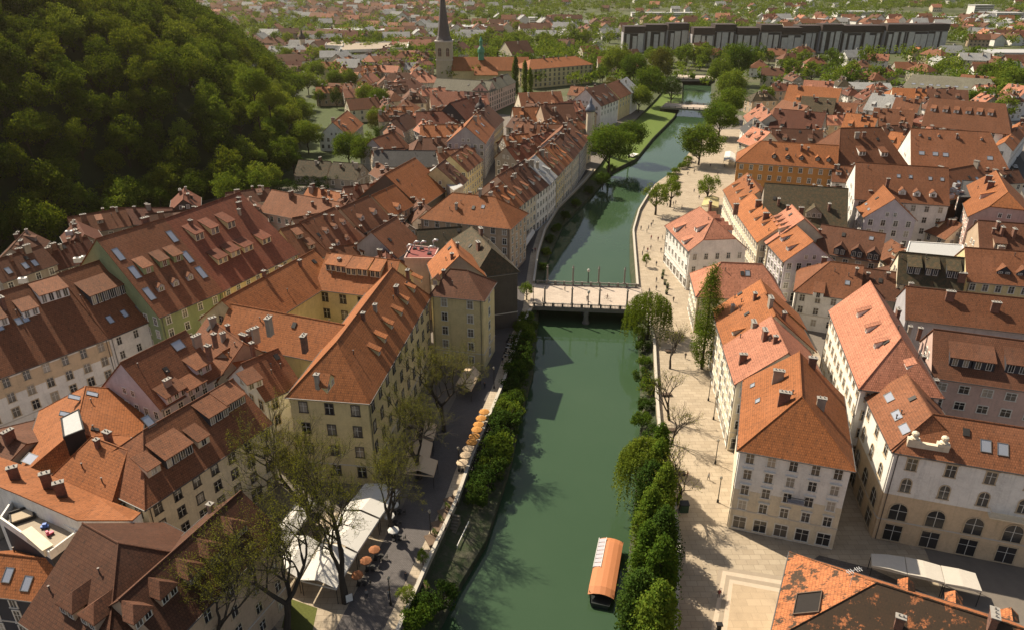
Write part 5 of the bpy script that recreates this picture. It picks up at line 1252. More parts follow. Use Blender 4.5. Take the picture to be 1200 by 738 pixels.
# ================================================================== FAR CITY
rc = random.Random(99)
def mini_house(c1, c2, key):
    def f():
        m = MB(); L, w, h = 14, 5, 6.5
        m.box(-L/2,L/2,-w,w,0,h); m.poly([(L/2,-w,h),(L/2,w,h),(L/2,0,h+3.6)]); m.poly([(-L/2,w,h),(-L/2,-w,h),(-L/2,0,h+3.6)])
        m.cur = 1
        for sd in (-1,1):
            q = [(-L/2-.5,sd*(w+.6),h-.3),(L/2+.5,sd*(w+.6),h-.3),(L/2+.5,0,h+4),(-L/2-.5,0,h+4)]
            m.solid(q if sd < 0 else q[::-1],(0,0,-.3))
        m.box(2,3.2,.5,1.4,h+2,h+5)
        m.cur = 2
        for k in range(5):
            for z in (1.2,4.1):
                x = -L/2+1.4+k*2.7; m.box(x,x+1.1,-w-.04,-w-.003,z,z+1.4)
        return m.mesh('far_house',[wallmat(c1), roofmat(c2), simple('far_window',(.05,.05,.055),.3)])
    return cached(('mini', key), f)
MH = [mini_house(a,b,i) for i,(a,b) in enumerate([('white','brown'),('cream','rust'),('white','rust'),('tan','brown'),('white','palegrey'),('cream','pinkr'),('white','deep'),('stone','brown')])]
LBL = ['white house with brown roof','cream house with rust roof','white house with rust roof','tan house with brown roof','white house with pale grey roof','cream house with pinkish roof','white house with dark roof','grey house with brown roof']
hs = []
def inslab(x, y): return 740 < y < 870 and x > 95
def clear(x, y): return not inslab(x, y) and foot_d(x, y) < -12
cl = [(rc.uniform(-1100,1300), rc.uniform(620,1900)) for _ in range(90)]
while len(hs) < 1200:
    if rc.random() < .8:
        cx, cy = rc.choice(cl); x, y = rc.gauss(cx, 75), rc.gauss(cy, 60)
    else: x, y = rc.uniform(-1200,1400), rc.uniform(600,2100)
    if not (600 < y < 2200) or not (-.74 < x/y < .74) or not clear(x,y): continue
    if y > 1250 and x/y > -.05 and rc.random() < .9: continue
    if y < 760 and 0.02 < x/y < .30: continue
    if any(abs(x-a[0]) < 13 and abs(y-a[1]) < 14 for a in hs[-400:]): continue
    hs.append((x,y))
hs.sort(key=lambda p: p[1])
restv = []
stm = [MB() for _ in MH]
for i, (x, y) in enumerate(hs):
    k = rc.randrange(len(MH)); k = 4 if rc.random() < .12 else k; rz = rc.choice((0,1.57))+rc.uniform(-.3,.3); s = rc.uniform(.8,1.5)
    if i < 235:
        o = link('far_house', MH[k]); o.location = (x,y,0); o.rotation_euler = (0,0,rz); o.scale = (s*rc.uniform(.9,1.6),s,s)
        tag(o, 'small '+LBL[k]+' in the outer city beyond the old town', 'house', 'far houses of the outer city, '+LBL[k])
    else: restv.append((x,y,rz,s,k))
mm = MB(); matl = []; 
for x,y,rz,s,k in restv:
    M = Matrix.Translation((x,y,0)) @ Matrix.Rotation(rz,4,'Z') @ Matrix.Scale(s,4); me = MH[k]; b = len(mm.v)
    mm.v += [tuple(M @ v.co) for v in me.vertices]
    for p in me.polygons: mm.f.append(tuple(b+i for i in p.vertices)); mm.m.append(k*3+p.material_index)
o = link('outer_city', mm.mesh('outer_city', [m for me in MH for m in me.materials])); o['kind'] = 'stuff'; o['label'] = 'mass of tiny houses near the horizon'
# low white halls
for i,(px,w,d,h,lb) in enumerate([((1110,28),30,10,9,'white factory hall near the trees at the upper right'),((1176,27),22,12,14,'bright white hall at the upper right edge'),((1005,20),40,14,8,'long grey roofed hall among the far houses at the upper right'),((470,15),55,14,8,'white banded shed roof hall near the top left of the spire'),((965,30),60,10,8,'row of white low blocks behind the apartment slab'),((1185,78),26,14,12,'dark glazed office with white roof at the right edge'),((425,45),50,12,9,'grey flat hall behind the white banded office'),((560,40),34,16,9,'pale hipped hall right of the spire'),((650,28),40,10,8,'long white low building beyond the yellow palace'),((780,20),60,10,6,'pale low hall in the far trees'),((1147,18),18,10,16,'pale block of flats in the upper right trees')]):
    c = U(px,0); E = empty('hall', c, lb, 'building', None, rc.uniform(-.1,.1)); m = MB(); m.box(-w,w,-d,d,0,h); link('wall', m.mesh('wall',[wallmat('white')]), E)
    m = MB(); m.box(-w-.5,w+.5,-d-.5,d+.5,h+.01,h+1.2); link('flat_roof', m.mesh('flat_roof',[simple('roofing_palegrey',(.42,.42,.41),.7,0,.2)]), E)
    m = MB(); [m.box(-w+1,w-1,-d-.06,-d-.004,z,z+1.5) for z in np.arange(1.5,h-1.6,3.2)]; link('window_band', m.mesh('window_band',[glassmat()]), E)
for o_ in [o for o in COL.objects if o.parent is None and o.name.startswith('office_building')]:
    me = [c for c in o_.children if c.name.startswith('wall')][0].data; vs = [v.co for v in me.vertices]; a, b_ = vs[0].copy(), vs[1].copy()
    d_ = (b_-a); L_ = d_.length; d_.normalize(); n_ = Vector((d_.y,-d_.x,0)); a.z = 0; M = Matrix.Translation(a) @ Matrix(((d_.x,n_.x,0,0),(d_.y,n_.y,0,0),(0,0,1,0),(0,0,0,1)))
    for z in (1.4,5.0,8.6):
        m = MB(); m.box(1,L_-1,.004,.1,z,z+1.7,M); link('window_band', m.mesh('window_band',[glassmat()]), o_)
# far trees
FT1 = [mk_broad('ft%d' % k, 70+k, 12, 5.6, 2.0, 40, 26, .95, L_BROAD, .4, single=True) for k in range(3)]+[mk_broad('fu%d' % k, 80+k, 12, 5.6, 2.0, 40, 26, .95, L_SPRING, .4, single=True) for k in range(4)]
tp = []; 
HS = np.array(hs)
FC = [(U(p,0).x, U(p,0).y) for p, _ in FAR]
placed = [(U(p,0).x,U(p,0).y) for p in [(1010,60),(930,58)]]
def nearhouse(x, y, r):
    if np.min(np.hypot(HS[:,0]-x, HS[:,1]-y)) < r: return True
    return any(math.hypot(a-x,b-y) < 14 for a,b in FC)
zones = [((700,92),60,10),((760,80),60,10),((800,75),60,8),((690,78),40,8),((860,72),60,8),((640,60),60,8),((930,80),90,7),((1010,66),120,6),((1110,70),80,16),((1150,60),60,14),((1180,110),30,25),((450,56),60,7),((415,62),50,10),((350,62),50,16),((480,70),50,6),((580,60),50,12),((560,36),60,10),((1000,100),60,8),((590,30),60,8),((330,40),60,12),((1090,60),60,14),((1160,130),30,14),((960,100),40,7)]
while len(tp) < 300:
    z = rc.choice(zones) if rc.random() < .8 else ((600,55),560,20); px = (rc.gauss(z[0][0], z[1]*.55), rc.gauss(z[0][1], z[2]*.6))
    if px[1] < 12 or px[0] < 280: continue
    c = U(px, 0)
    if c.y < 440 or nearhouse(c.x,c.y,8) or inslab(c.x,c.y) or foot_d(c.x,c.y) > -5: continue
    if 500 < c.y < 650 and xi(LS,c.y)-4 < c.x < xi(RS,c.y)+4: continue
    if 640 < px[0] < 690 and 60 < px[1] < 112: continue
    if px[0] > 850 and 90 < px[1] and px[0] < 1110: 
        if rc.random() < .6: continue
    tp.append((c.x,c.y))
for i,(x,y) in enumerate(tp):
    k = rc.randrange(7); o = link('far_tree', FT1[k]); s = rc.uniform(.75,1.5); o.location = (x,y,0); o.rotation_euler = (0,0,rc.uniform(0,6.28)); o.scale = (s,s,s*rc.uniform(.85,1.25))
    tag(o, 'leafy %s tree among the houses and parks of the middle distance' % ('dark green' if k < 3 else 'yellow green'), 'tree', 'middle distance trees, '+('dark' if k < 3 else 'light'))
mp_ = []
while len(mp_) < 11000:
    y = 560+2600*rc.random()**1.25; x = rc.uniform(-.72,.72)*y
    if inslab(x,y) or foot_d(x,y) > -5 or nearhouse(x,y,9): continue
    if y < 700 and rc.random() < .6: continue
    if y < 1500 and math.sin(x*.012+2)*math.sin(y*.009+1)+rc.uniform(-.5,.5) < 0: continue
    mp_.append((x,y,0,rc.uniform(.7,1.5)))
for k,(lf) in enumerate((L_BROAD,L_SPRING)): mass('far_woods', mp_[k::2], 6.2, 12, 9, 9, 2.0, lf, 20+k)
wd = []
for k in range(3200):
    y = rc.uniform(1700,5200); x = rc.uniform(-.72,.75)*y
    if x/y < -.05 and y < 2400: continue
    wd.append((x,y,0,rc.uniform(1.3,2.6)))
mass('horizon_woods', wd, 9, 13, 7, 7, 4.5, L_SPRING, 31)
# ================================================================== BRIDGES
def bridge(cs, z, label, cols=0, hb=1.2, lamps=True, posts=12, pier=True):
    """cs: near-left, near-right, far-right, far-left pixels at deck level"""
    P = [U(p, z) for p in cs]; NL, NR, FR, FL = P
    d = ((NR-NL)+(FR-FL))/2; L = d.length; d.normalize(); n = Vector((-d.y,d.x,0)); w = ((FL-NL).dot(n)+(FR-NR).dot(n))/2
    E = empty('bridge', ((NL+FL)/2).lerp((NR+FR)/2, .5)*1.0, label, 'bridge', None, math.atan2(d.y,d.x)); E.location.z = z
    hw, hl = w/2, L/2
    conc = simple('bridge_concrete', (.19,.175,.155), .85, 0, .25, 1.2); deckm = pave_mat('bridge_deck_paving', (.50,.42,.34),(.45,.37,.30), .9, .8)
    m = MB(); m.box(-hl-1.5,hl+1.5,-hw,hw,-.35,0); link('deck', m.mesh('deck',[deckm],uv=False), E)
    m = MB()
    for s in (-1,1):
        y0, y1 = sorted((s*hw, s*(hw+.35))); m.box(-hl-1,hl+1,y0,y1,-.9,.12); y0, y1 = sorted((s*hw*.55, s*(hw*.55-1.0))); m.box(-hl,hl,y0,y1,-1.1,-.352)
    link('edge_beam', m.mesh('edge_beam',[conc]), E)
    m = MB()
    for x in (-hl-.6, hl+.6): m.box(x-1.2,x+1.2,-hw-.2,hw+.2,-8,-.36)
    link('abutment', m.mesh('abutment',[embank_mat()]), E)
    if pier:
        m = MB(); m.box(-.6,.6,-hw-.6,hw+.6,-2.0,-.92)
        for y in (-hw-.1, -hw*.3, hw*.3, hw+.1): m.lathe([(1.0,-8),(1.0,-4.0),(.75,-3.6),(.62,-2.0)], 12, (0,y,0))
        link('pier', m.mesh('pier',[conc]), E)
    for s in (-1,1):
        m = MB(); y = s*(hw-.1)
        m.box(-hl-.5,hl+.5,y-.16,y+.16,.95,1.13); m.box(-hl-.5,hl+.5,y-.13,y+.13,.005,.16)
        nb = int(L/.38)
        for k in range(nb):
            x = -hl+(k+.5)*L/nb; m.box(x-.07,x+.07,y-.07,y+.07,.16,.95)
        for k in range(posts): 
            x = -hl+L*k/(posts-1); m.box(x-.28,x+.28,y-.24,y+.24,.006,1.22)
        link('balustrade', m.mesh('balustrade',[conc]), E)
    if cols:
        us = cols
        for s in (-1,1):
            for f in us:
                x = -hl+L*f; y = s*(hw-.1); m = MB(); m.box(x-.38,x+.38,y-.38,y+.38,1.0,1.35)
                m.lathe([(.30,1.35),(.24,1.5),(.22,5.0),(.20,5.3),(.36,5.45),(.36,5.6),(.12,5.75),(.20,6.0),(.05,6.3)], 10, (x,y,0)); link('column', m.mesh('column',[conc]), E)
            x = -hl+L*.515; m = MB(); y = s*(hw-.1); m.lathe([(.22,1.2),(.14,1.5),(.10,4.2),(.16,4.4)],8,(x,y,0)); l_ = link('lamp_post', m.mesh('lamp_post',[metal_dark()]), E)
            g = MB(); g.lathe([(.25,4.4),(.42,4.75),(.38,5.1),(.12,5.35)],10,(x,y,0)); link('lamp_globe', g.mesh('lamp_globe',[simple('lamp_globe',(.5,.48,.42),.3)]), l_)
    return E
bridge([(627,359),(748,364),(746,337),(629,333)], .35, 'wide pale stone footbridge with two rows of tall columns and lamps across the green river', cols=(.10,.36,.62,.88))
bridge([(778,126),(835,130),(838,124),(782,121)], .6, 'second bridge with thick deck and white railings further up the river', posts=9, pier=False)
bridge([(795,92),(834,94),(834,89),(796,88)], .6, 'narrow grey third bridge where the river bends out of sight', posts=7, pier=False)
# ================================================================== STREET FURNITURE
def lamp(px, label, h=5.4, z=0):
    E = empty('street_lamp', U(px, z), label, 'street lamp', 'street lamps on the quays'); m = MB(); m.lathe([(.22,0),(.2,.5),(.09,.7),(.07,h-.6),(.12,h-.5)],8); link('post', m.mesh('post',[metal_dark()]), E)
    g = MB(); g.lathe([(.14,h-.5),(.28,h-.1),(.26,h),(.03,h+.25)],6); link('lantern', g.mesh('lantern',[simple('lantern_glass',(.25,.23,.19),.3,.2)]), E)
for p, l in [((841,588),'black street lamp on the sandy quay nearest the white and yellow corner house'),((838,543),'black street lamp second from the corner house on the right quay'),((836,491),'black street lamp below the roof terrace house'),((830,469),'black street lamp just beyond the foot of the tall poplar'),
             ((505,628),'black street lamp on the left quay by the wooden steps'),((538,552),'black street lamp on the dark road beside the pale parasols'),((579,455),'black street lamp on the left quay between the yellow houses and the river'),((625,356),'black lamp at the left end of the first bridge'),((458,708),'black street lamp with shadow at the bottom of the left quay'),((593,368),'black street lamp on the quay road near the mopeds')]: lamp(p, l)
def parasol(px, label, c, r=1.12, h=2.4):
    E = empty('parasol', U(px, .12), label, 'parasol', 'cafe parasols on the left quay'); m = MB(); m.tube([(0,0,0),(0,0,h)], .04, 6); m.box(-.3,.3,-.3,.3,0,.08); link('pole', m.mesh('pole',[metal_dark()]), E)
    g = MB(); g.lathe([(r,h-.45),(r*.98,h-.3),(r*.55,h-.08),(.04,h+.12)],8); link('canopy', g.mesh('canopy',[simple('canvas_'+c, {'orange':(.48,.22,.05),'beige':(.55,.42,.28),'brown':(.30,.12,.05),'white':(.6,.58,.54)}[c], .85,0,.1)]), E)
    m = MB(); m.lathe([(.35,0),(.06,.05),(.05,.7),(.45,.72),(.45,.76)],10,(.9,.1,0)); E2 = empty('cafe_table', E.location+Vector((0,-.0,0)), label.replace('parasol','table').replace('canvas',''), 'table', 'cafe tables on the left quay')
    link('table_top', m.mesh('table_top',[wicker]), E2); m = MB()
    for sx in (-1,1): m.box(.9+sx*.8-.22,.9+sx*.8+.22,-.15,.3,.4,.46); m.box(.9+sx*.98-.04,.9+sx*.98+.04,-.15,.3,.46,.9); [m.box(.9+sx*.8+a-.02,.9+sx*.8+a+.02,b_-.02,b_+.02,0,.4) for a in (-.2,.2) for b_ in (-.12,.27)]
    link('seat', m.mesh('seat',[wicker]), E2)
on = ['northernmost','second','third','fourth','fifth','sixth','seventh','eighth','southernmost']
for i, p in enumerate([(568.7,490),(565,497.5),(562,505),(560,511),(557,519),(554,526),(550,533.5),(547,541),(543,550)]):
    parasol((p[0]-1,p[1]+2), on[i]+' parasol of the quayside row, '+('bright orange' if i < 6 else 'pale beige')+' canvas', 'orange' if i < 6 else 'beige')
for p, c, l in [((420,685),'brown','brown parasol nearest the bottom beside the white marquee'),((430,668),'brown','brown parasol second from the bottom beside the white marquee'),((440,655),'brown','brown parasol third from the bottom beside the white marquee'),((462,632),'white','southern small white parasol under the budding trees'),((457,615),'white','middle small white parasol under the budding trees'),((462,602),'white','northern small white parasol under the budding trees')]: parasol(p, l, c, .95)
def marquee(pts, z, label, rise=.8, mat=None, name='marquee', valance=.35):
    P = [U(p, z) for p in pts]; c = sum(P, Vector())/4; E = empty(name, (c.x,c.y,0), label, 'canopy'); Q = [p-Vector((c.x,c.y,0)) for p in P]
    mat = mat or simple('canvas_offwhite',(.56,.54,.50),.8,0,.06,.5)
    m = MB(); a = (Q[0]+Q[1])/2; b = (Q[2]+Q[3])/2; a.z += rise; b.z += rise
    m.solid([Q[0],a,b,Q[3]][::-1],(0,0,-.06)); m.solid([a,Q[1],Q[2],b][::-1],(0,0,-.06)); link('canopy', m.mesh('canopy',[mat]), E)
    m = MB()
    for i in range(4):
        p, q = Q[i], Q[(i+1)%4]; d = (q-p).normalized(); nn = Vector((-d.y,d.x,0))*.02
        m.solid([p+nn-Vector((0,0,.05)),q+nn-Vector((0,0,.05)),q+nn-Vector((0,0,valance)),p+nn-Vector((0,0,valance))], -nn*2)
    link('valance', m.mesh('valance',[mat]), E)
    for p in Q:
        m = MB(); m.tube([(p.x*.97,p.y*.97,0),(p.x*.97,p.y*.97,z)], .06, 6); link('post', m.mesh('post',[metal_dark()]), E)
    return E
marquee([(352,679),(394,689),(418,648),(376,636)],3.2,'bright white marquee roof nearest the bottom beside the big budding tree')
marquee([(377,634),(419,646),(444,608),(402,598)],3.2,'white marquee roof second from the bottom under the budding trees')
marquee([(403,596),(445,606),(468,574),(428,566)],3.2,'third white marquee roof from the bottom, mostly behind branches')
marquee([(322,668),(350,677),(374,635),(346,627)],3.1,'narrow off white marquee roof left of the nearest white marquee')
marquee([(300,650),(318,660),(372,590),(350,584)],3.3,'long off white awning strip along the tan facade')
marquee([(474,553),(508,557),(513,539),(480,536)],3,'beige awning lowest along the yellow palace',mat=simple('canvas_beige',(.36,.31,.20),.85,0,.1)); marquee([(476,534),(503,537),(507,518),(482,515)],3,'beige awning second along the yellow palace',mat=simple('canvas_beige',(.36,.31,.20),.85,0,.1)); marquee([(486,512),(508,514),(512,497),(491,494)],3,'beige awning third along the yellow palace',mat=simple('canvas_beige',(.36,.31,.20),.85,0,.1))
marquee([(534,450),(552,457),(563,436),(547,428)],3,'pale awning before the yellow riverside house',mat=simple('canvas_beige',(.36,.31,.20),.85,0,.1))
marquee([(569,362),(577,364),(582,350),(575,347)],3,'small white awning at the foot of the soot dark house')
marquee([(608,290),(614,292),(627,272),(622,269)],3,'long cream awning on the lane north of the first bridge'); marquee([(603,300),(609,302),(613,293),(608,291)],3,'second cream awning on the lane north of the first bridge')
for i,q in enumerate([[(1022,662),(1063,672),(1060,652),(1021,648)],[(1064,672),(1107,682),(1102,662),(1061,652)],[(1108,683),(1151,692),(1143,671),(1103,662)]]):
    marquee(q,3.1,['left','middle','right'][i]+' of three joined pale parasols before the beige corner building',rise=.15,name='terrace_parasol',mat=simple('canvas_greige',(.50,.46,.40),.85,0,.1))
marquee([(848,188),(862,190),(861,180),(850,178)],3,'small white cafe awning by the ochre building promenade'); marquee([(822,241),(842,243),(843,232),(826,231)],3,'yellowish cafe awning beside the round light green tree',mat=simple('canvas_yellow',(.50,.42,.20),.85,0,.1))
# kiosk, benches, planters
boxes('kiosk','small dark green kiosk by the leaning bare tree','kiosk',U((801,598)),0,[('body',simple('green_paint',(.03,.07,.04),.6),[(-.7,.7,-.6,.6,0,1.6)]),('lid',metal_dark(),[(-.8,.8,-.7,.7,1.6,1.72)])])
for i,p in enumerate([(786,505),(781,463),(796,556),(785,412)]):
    boxes('tree_bench',['dark square tree seat second from the top on the right quay','dark square tree seat third from the top on the right quay','dark square tree seat by the leaning bare tree','dark square tree seat nearest the bridge'][i],'bench',U(p),.1,[('seat',simple('wood_dark',(.09,.06,.04),.8,0,.3),[(-1.1,1.1,-.5,.5,.4,.5)]),('frame',metal_dark(),[(-1,-.8,-.4,.4,0,.4),(.8,1,-.4,.4,0,.4)])])
wood = simple('wood_deck',(.15,.10,.065),.85,0,.3,3)
for i,p in enumerate([(528,590),(521,604),(514,618),(506,634)]):
    boxes('bench',['northernmost','second','third','southernmost'][i]+' low wooden bench platform against the left quay parapet','bench',U(p,.1),-1.12,[('seat',wood,[(-1.3,1.3,-.9,.9,.35,.5)]),('leg',metal_dark(),[(-1.2,-1.0,-.8,.8,0,.35),(1.0,1.2,-.8,.8,0,.35)]),('backrest',wood,[(-1.3,1.3,.86,.95,.5,1.0)])])
for i,p in enumerate([(525,596),(517,611),(510,627),(500,688),(585,478),(588,468)]):
    E = boxes('planter',['first','second','third','lowest','fourth','fifth'][i]+' wooden planter box with green plants along the left quay','planter',U(p,.1),-1.1,[('box',wood,[(-.7,.7,-.3,.3,0,.6)])])
    rng = np.random.default_rng(i); link('foliage', quads_mesh('foliage', leaves(np.array([[x,0,.8] for x in (-.5,-.2,.15,.5)]), np.full(4,.38), 60, .16, rng),[L_BROAD()]), E)
boxes('menu_board','white menu board leaning by the trunk at the marquee corner','sign',U((410,706)),.5,[('board',wallmat('white'),[(-.5,.5,-.03,.03,.3,1.7)]),('frame',metal_dark(),[(-.55,-.5,-.05,.05,0,1.75),(.5,.55,-.05,.05,0,1.75)])])
# steps at the square
for k in range(5):
    q = [(843+k*4,663+k*5),(918+k*2,675+k*5.2),(905+k*2,770),(820+k*7,770)]
    m = MB(); z = .16*(k+1); P = [U(p,z) for p in q]; m.solid([P[3],P[2],P[1],P[0]],(0,0,-.155))
    m.v = [(a,b,c) for a,b,c in m.v]; struct('square_steps', m, [simple('step_stone'+'_lit_tone'*(k%2),(.50,.41,.31) if k%2 else (.33,.27,.20),.85,0,.15,1.5) if k < 4 else pave_mat('platform_paving',(.47,.36,.24),(.42,.32,.21),1.3,.8)])  # alternate pale and dark tones painted in for the missing riser shade
boxes('statue_plinth','dark drinking fountain post at the bottom of the square','fountain',U((842,738),.8),0,[('body',metal_dark(),[(-.25,.25,-.25,.25,0,1.1)]),('bowl',metal_dark(),[(-.45,.45,-.35,.35,1.1,1.25)])])
# stairs and lower terrace against the left quay wall
E = empty('stone_stair', U((530,630),-2.6), 'mossy stone terrace and ramp with white handrail below the left quay', 'stairs')
m = MB(); A_ = U((500,690),-2.4)-E.location; B_ = U((548,592),-2.4)-E.location; d_ = (B_-A_); L_ = d_.length; d_.normalize(); n_ = Vector((-d_.y,d_.x,0)); M = Matrix.Translation(A_) @ Matrix(((d_.x,n_.x,0,0),(d_.y,n_.y,0,0),(0,0,1,0),(0,0,0,1)))
m.box(0,L_,-2.2,.4,-2,.1,M)
for k in range(8): m.box(L_*.55+k*.45,L_*.55+(k+1)*.45-.003,-.6,.9,.101,.1+.3*(k+1),M)
link('terrace', m.mesh('terrace',[simple('terrace_stone',(.16,.135,.10),.9,0,.45,.7)]), E)
m = MB(); m.tube([M@Vector((L_*.45,-1.9,1.1)),M@Vector((L_*.75,-1.9,1.1))],.09,6); [m.tube([M@Vector((L_*f,-1.9,.1)),M@Vector((L_*f,-1.9,1.1))],.05,5) for f in (.45,.6,.75)]; link('handrail', m.mesh('handrail',[wallmat('white')]), E)
# boat with orange canopy
def tour_boat():
    P = [U(p,-1.5) for p in ((688,689),(721,697),(730,629),(704,626))]; c = sum(P,Vector())/4; d = ((P[3]+P[2])/2-(P[0]+P[1])/2); L = d.length; ang = math.atan2(d.y,d.x); w = (((P[1]-P[0]).length+(P[2]-P[3]).length)/2)
    E = empty('tour_boat',(c.x,c.y,-4),'moored tour boat with orange canopy and a glazed strip beside the right bank trees','boat',None,ang)
    hl, hw = L/2, w/2
    def sect(x, k, z): return [(x,-hw*k,z),(x,hw*k,z)]
    m = MB(); xs = [(-hl-1.0,.75),(-hl*.6,1.0),(hl*.5,1.0),(hl*.9,.7),(hl+1.4,.12)]; rows = []
    for x,k in xs: rows.append([(x,-hw*k,.9),(x,-hw*k*.75,-.3),(x,hw*k*.75,-.3),(x,hw*k,.9)])
    for a,b in zip(rows,rows[1:]):
        for j in range(3): m.poly([a[j],b[j],b[j+1],a[j+1]])
        m.poly([(a[0][0],a[0][1]*.95,.6),(a[3][0],a[3][1]*.95,.6),(b[3][0],b[3][1]*.95,.6),(b[0][0],b[0][1]*.95,.6)])
    m.poly(rows[0]); link('hull', m.mesh('hull',[simple('hull_dark',(.025,.03,.03),.4,0,.2)]), E)
    can = MB(); ys = [-1,-.7,-.3,.1,.6,1]; f = lambda y: 2.5-.55*abs(y)**2.2
    fr = MB(); gl = MB()
    for a,b in zip(ys,ys[1:]):
        for s0,s1,taper in ((-hl,-hl+1.2,1),(-hl+1.2,hl-1.4,0),(hl-1.4,hl,2)):
            z = lambda x,y: f(y)-(.45 if (taper==1 and x==-hl) or (taper==2 and x==hl) else 0)
            q = [(s0,a*hw,z(s0,a)),(s1,a*hw,z(s1,a)),(s1,b*hw,z(s1,b)),(s0,b*hw,z(s0,b))]
            tgt = can if a < .55 else can
            can.solid(q,(0,0,-.07))
    link('canopy', can.mesh('canopy',[simple('canvas_boat_orange',(.48,.185,.075),.7,0,.08,.8)],smooth=False), E)
    y0, y1 = hw*.42, hw*.98
    for k in range(7):
        x0 = -hl*.15+k*(hl*1.05)/7; x1 = x0+hl*1.05/7-.12; q = [(x0,y0,f(.42)+.06),(x1,y0,f(.42)+.06),(x1,y1,f(.98)+.14),(x0,y1,f(.98)+.14)]; g = MB(); g.solid(q,(0,0,-.04)); link('roof_window', g.mesh('roof_window',[simple('boat_glazing',(.5,.48,.50),.15,.2,.1)],uv=False), E)
    fr.box(-hl*.18,hl*.92,y0-.08,y0,f(.42)-.02,f(.42)+.10); fr.box(-hl*.18,hl*.92,y1,y1+.08,f(.98)-.02,f(.98)+.2); link('roof_frame', fr.mesh('roof_frame',[framemat()]), E)
    for x in (-hl+.3,-hl*.4,0,hl*.4,hl-.3):
        for s in (-1,1): m = MB(); m.tube([(x,s*hw*.9,.5),(x,s*hw*.9,2.0)],.05,5); link('canopy_post', m.mesh('canopy_post',[metal_dark()]), E)
    m = MB()
    for x in np.arange(-hl+1,hl-1,1.3): m.box(x,x+.5,-hw*.8,-hw*.15,.6,1.0); m.box(x,x+.5,hw*.15,hw*.8,.6,1.0)
    link('seat', m.mesh('seat',[wicker]), E)
tour_boat()
E = empty('moored_boat', U((742,187),-4), 'small white roofed boat moored at the left bank below the grass slope', 'boat', None, 1.0)
m = MB(); m.solid([(-5,-1.6,.8),(4,-1.6,.8),(5.6,0,.8),(4,1.6,.8),(-5,1.6,.8)][::-1],(0,0,-1.1)); link('hull', m.mesh('hull',[simple('hull_dark',(.025,.03,.03),.4,0,.2)]), E); m = MB(); m.box(-4,3,-1.5,1.5,2.3,2.42); link('roof', m.mesh('roof',[wallmat('white')]), E); m = MB(); m.box(-3.8,2.8,-1.3,1.3,.81,1.5); [m.box(x-.05,x+.05,y-.05,y+.05,1.5,2.3) for x in (-3.7,-.5,2.7) for y in (-1.25,1.25)]; link('cabin', m.mesh('cabin',[wallmat('grey')]), E)
E = empty('jetty', U((724,183),-3.6), 'grey ramp and jetty leading down the grass bank to the small white boat', 'jetty', None, .9); m = MB(); m.box(-9,6,-1,1,0,.3); m.box(-9,-7.5,-1,10,.301,.6); link('deck', m.mesh('deck',[wallmat('concrete')]), E); m=MB(); m.tube([(-9,-1,1.2),(6,-1,1.2)],.05,5); link('handrail', m.mesh('handrail',[metal_dark()]), E)
# vehicles
def moped(px, label, c, rz):
    E = empty('moped', U(px,.12), label, 'moped', 'mopeds parked on the left quay', rz)
    m = MB(); m.tube([(-.7,0,.65),(-.3,0,.75),(0,0,.45),(.35,0,.4),(.6,0,1.0)],[.14,.2,.14,.12,.07],7); link('body', m.mesh('body',[simple('paint_'+c,{'white':(.65,.65,.65),'black':(.03,.03,.03),'red':(.3,.03,.02)}[c],.3)]), E)
    for x in (-.6,.7): m = MB(); m.tube([(x,-.06,.27),(x,.06,.27)],.27,12); link('wheel', m.mesh('wheel',[wicker]), E)
    m = MB(); m.box(-.6,.0,-.14,.14,.82,.92); link('saddle', m.mesh('saddle',[wicker]), E); m = MB(); m.tube([(.55,-.35,1.05),(.6,0,1.05),(.55,.35,1.05)],.03,5); link('handlebar', m.mesh('handlebar',[metal_dark()]), E)
for i,(p,c) in enumerate([((599,397),'white'),((597,401),'black'),((598,405),'white'),((596,409),'white'),((594,414),'black'),((595,418),'white')]): moped(p, ['northernmost white','upper black','second white','third white','lower black','southernmost white'][i]+' moped parked on the left quay south of the bridge', c, .2)
def car(px, label, c, rz, z=0):
    E = empty('parked_car', U(px,z), label, 'car', 'cars parked in the old town streets', rz); body = simple('carpaint_'+c,{'white':(.62,.62,.62),'grey':(.18,.18,.19),'black':(.025,.025,.03),'red':(.3,.02,.02),'blue':(.04,.08,.2)}[c],.25,.1,.03)
    sec = [(-2.15,.5,.75,.7),(-2.1,.3,.95,.82),(-1.3,.25,1.0,.88),(1.0,.25,.92,.88),(1.9,.28,.78,.84),(2.15,.4,.6,.7)]; m = MB()
    for (x0,a0,b0,w0),(x1,a1,b1,w1) in zip(sec,sec[1:]): m.poly([(x0,-w0,a0),(x1,-w1,a1),(x1,-w1,b1),(x0,-w0,b0)]); m.poly([(x0,w0,b0),(x1,w1,b1),(x1,w1,a1),(x0,w0,a0)]); m.poly([(x0,-w0,b0),(x1,-w1,b1),(x1,w1,b1),(x0,w0,b0)])
    for x,a,b_,w in (sec[0],sec[-1]): m.poly([(x,-w,a),(x,w,a),(x,w,b_),(x,-w,b_)])
    m.poly([(-1.35,-.62,1.42),(.2,-.62,1.42),(.2,.62,1.42),(-1.35,.62,1.42)]); link('body', m.mesh('body',[body]), E)
    m = MB(); t = [(-1.35,-.62,1.41),(.2,-.62,1.41),(.2,.62,1.41),(-1.35,.62,1.41)]; b_ = [(-1.95,-.84,.94),(.95,-.84,.92),(.95,.84,.92),(-1.95,.84,.94)]
    for i in range(4): j = (i+1)%4; m.poly([b_[i],b_[j],t[j],t[i]])
    link('windows', m.mesh('windows',[glassmat()]), E)
    for x in (-1.35,1.35):
        for y in (-.86,.86): m = MB(); m.tube([(x,y-.1,.32),(x,y+.1,.32)],.32,12); link('wheel', m.mesh('wheel',[wicker]), E)
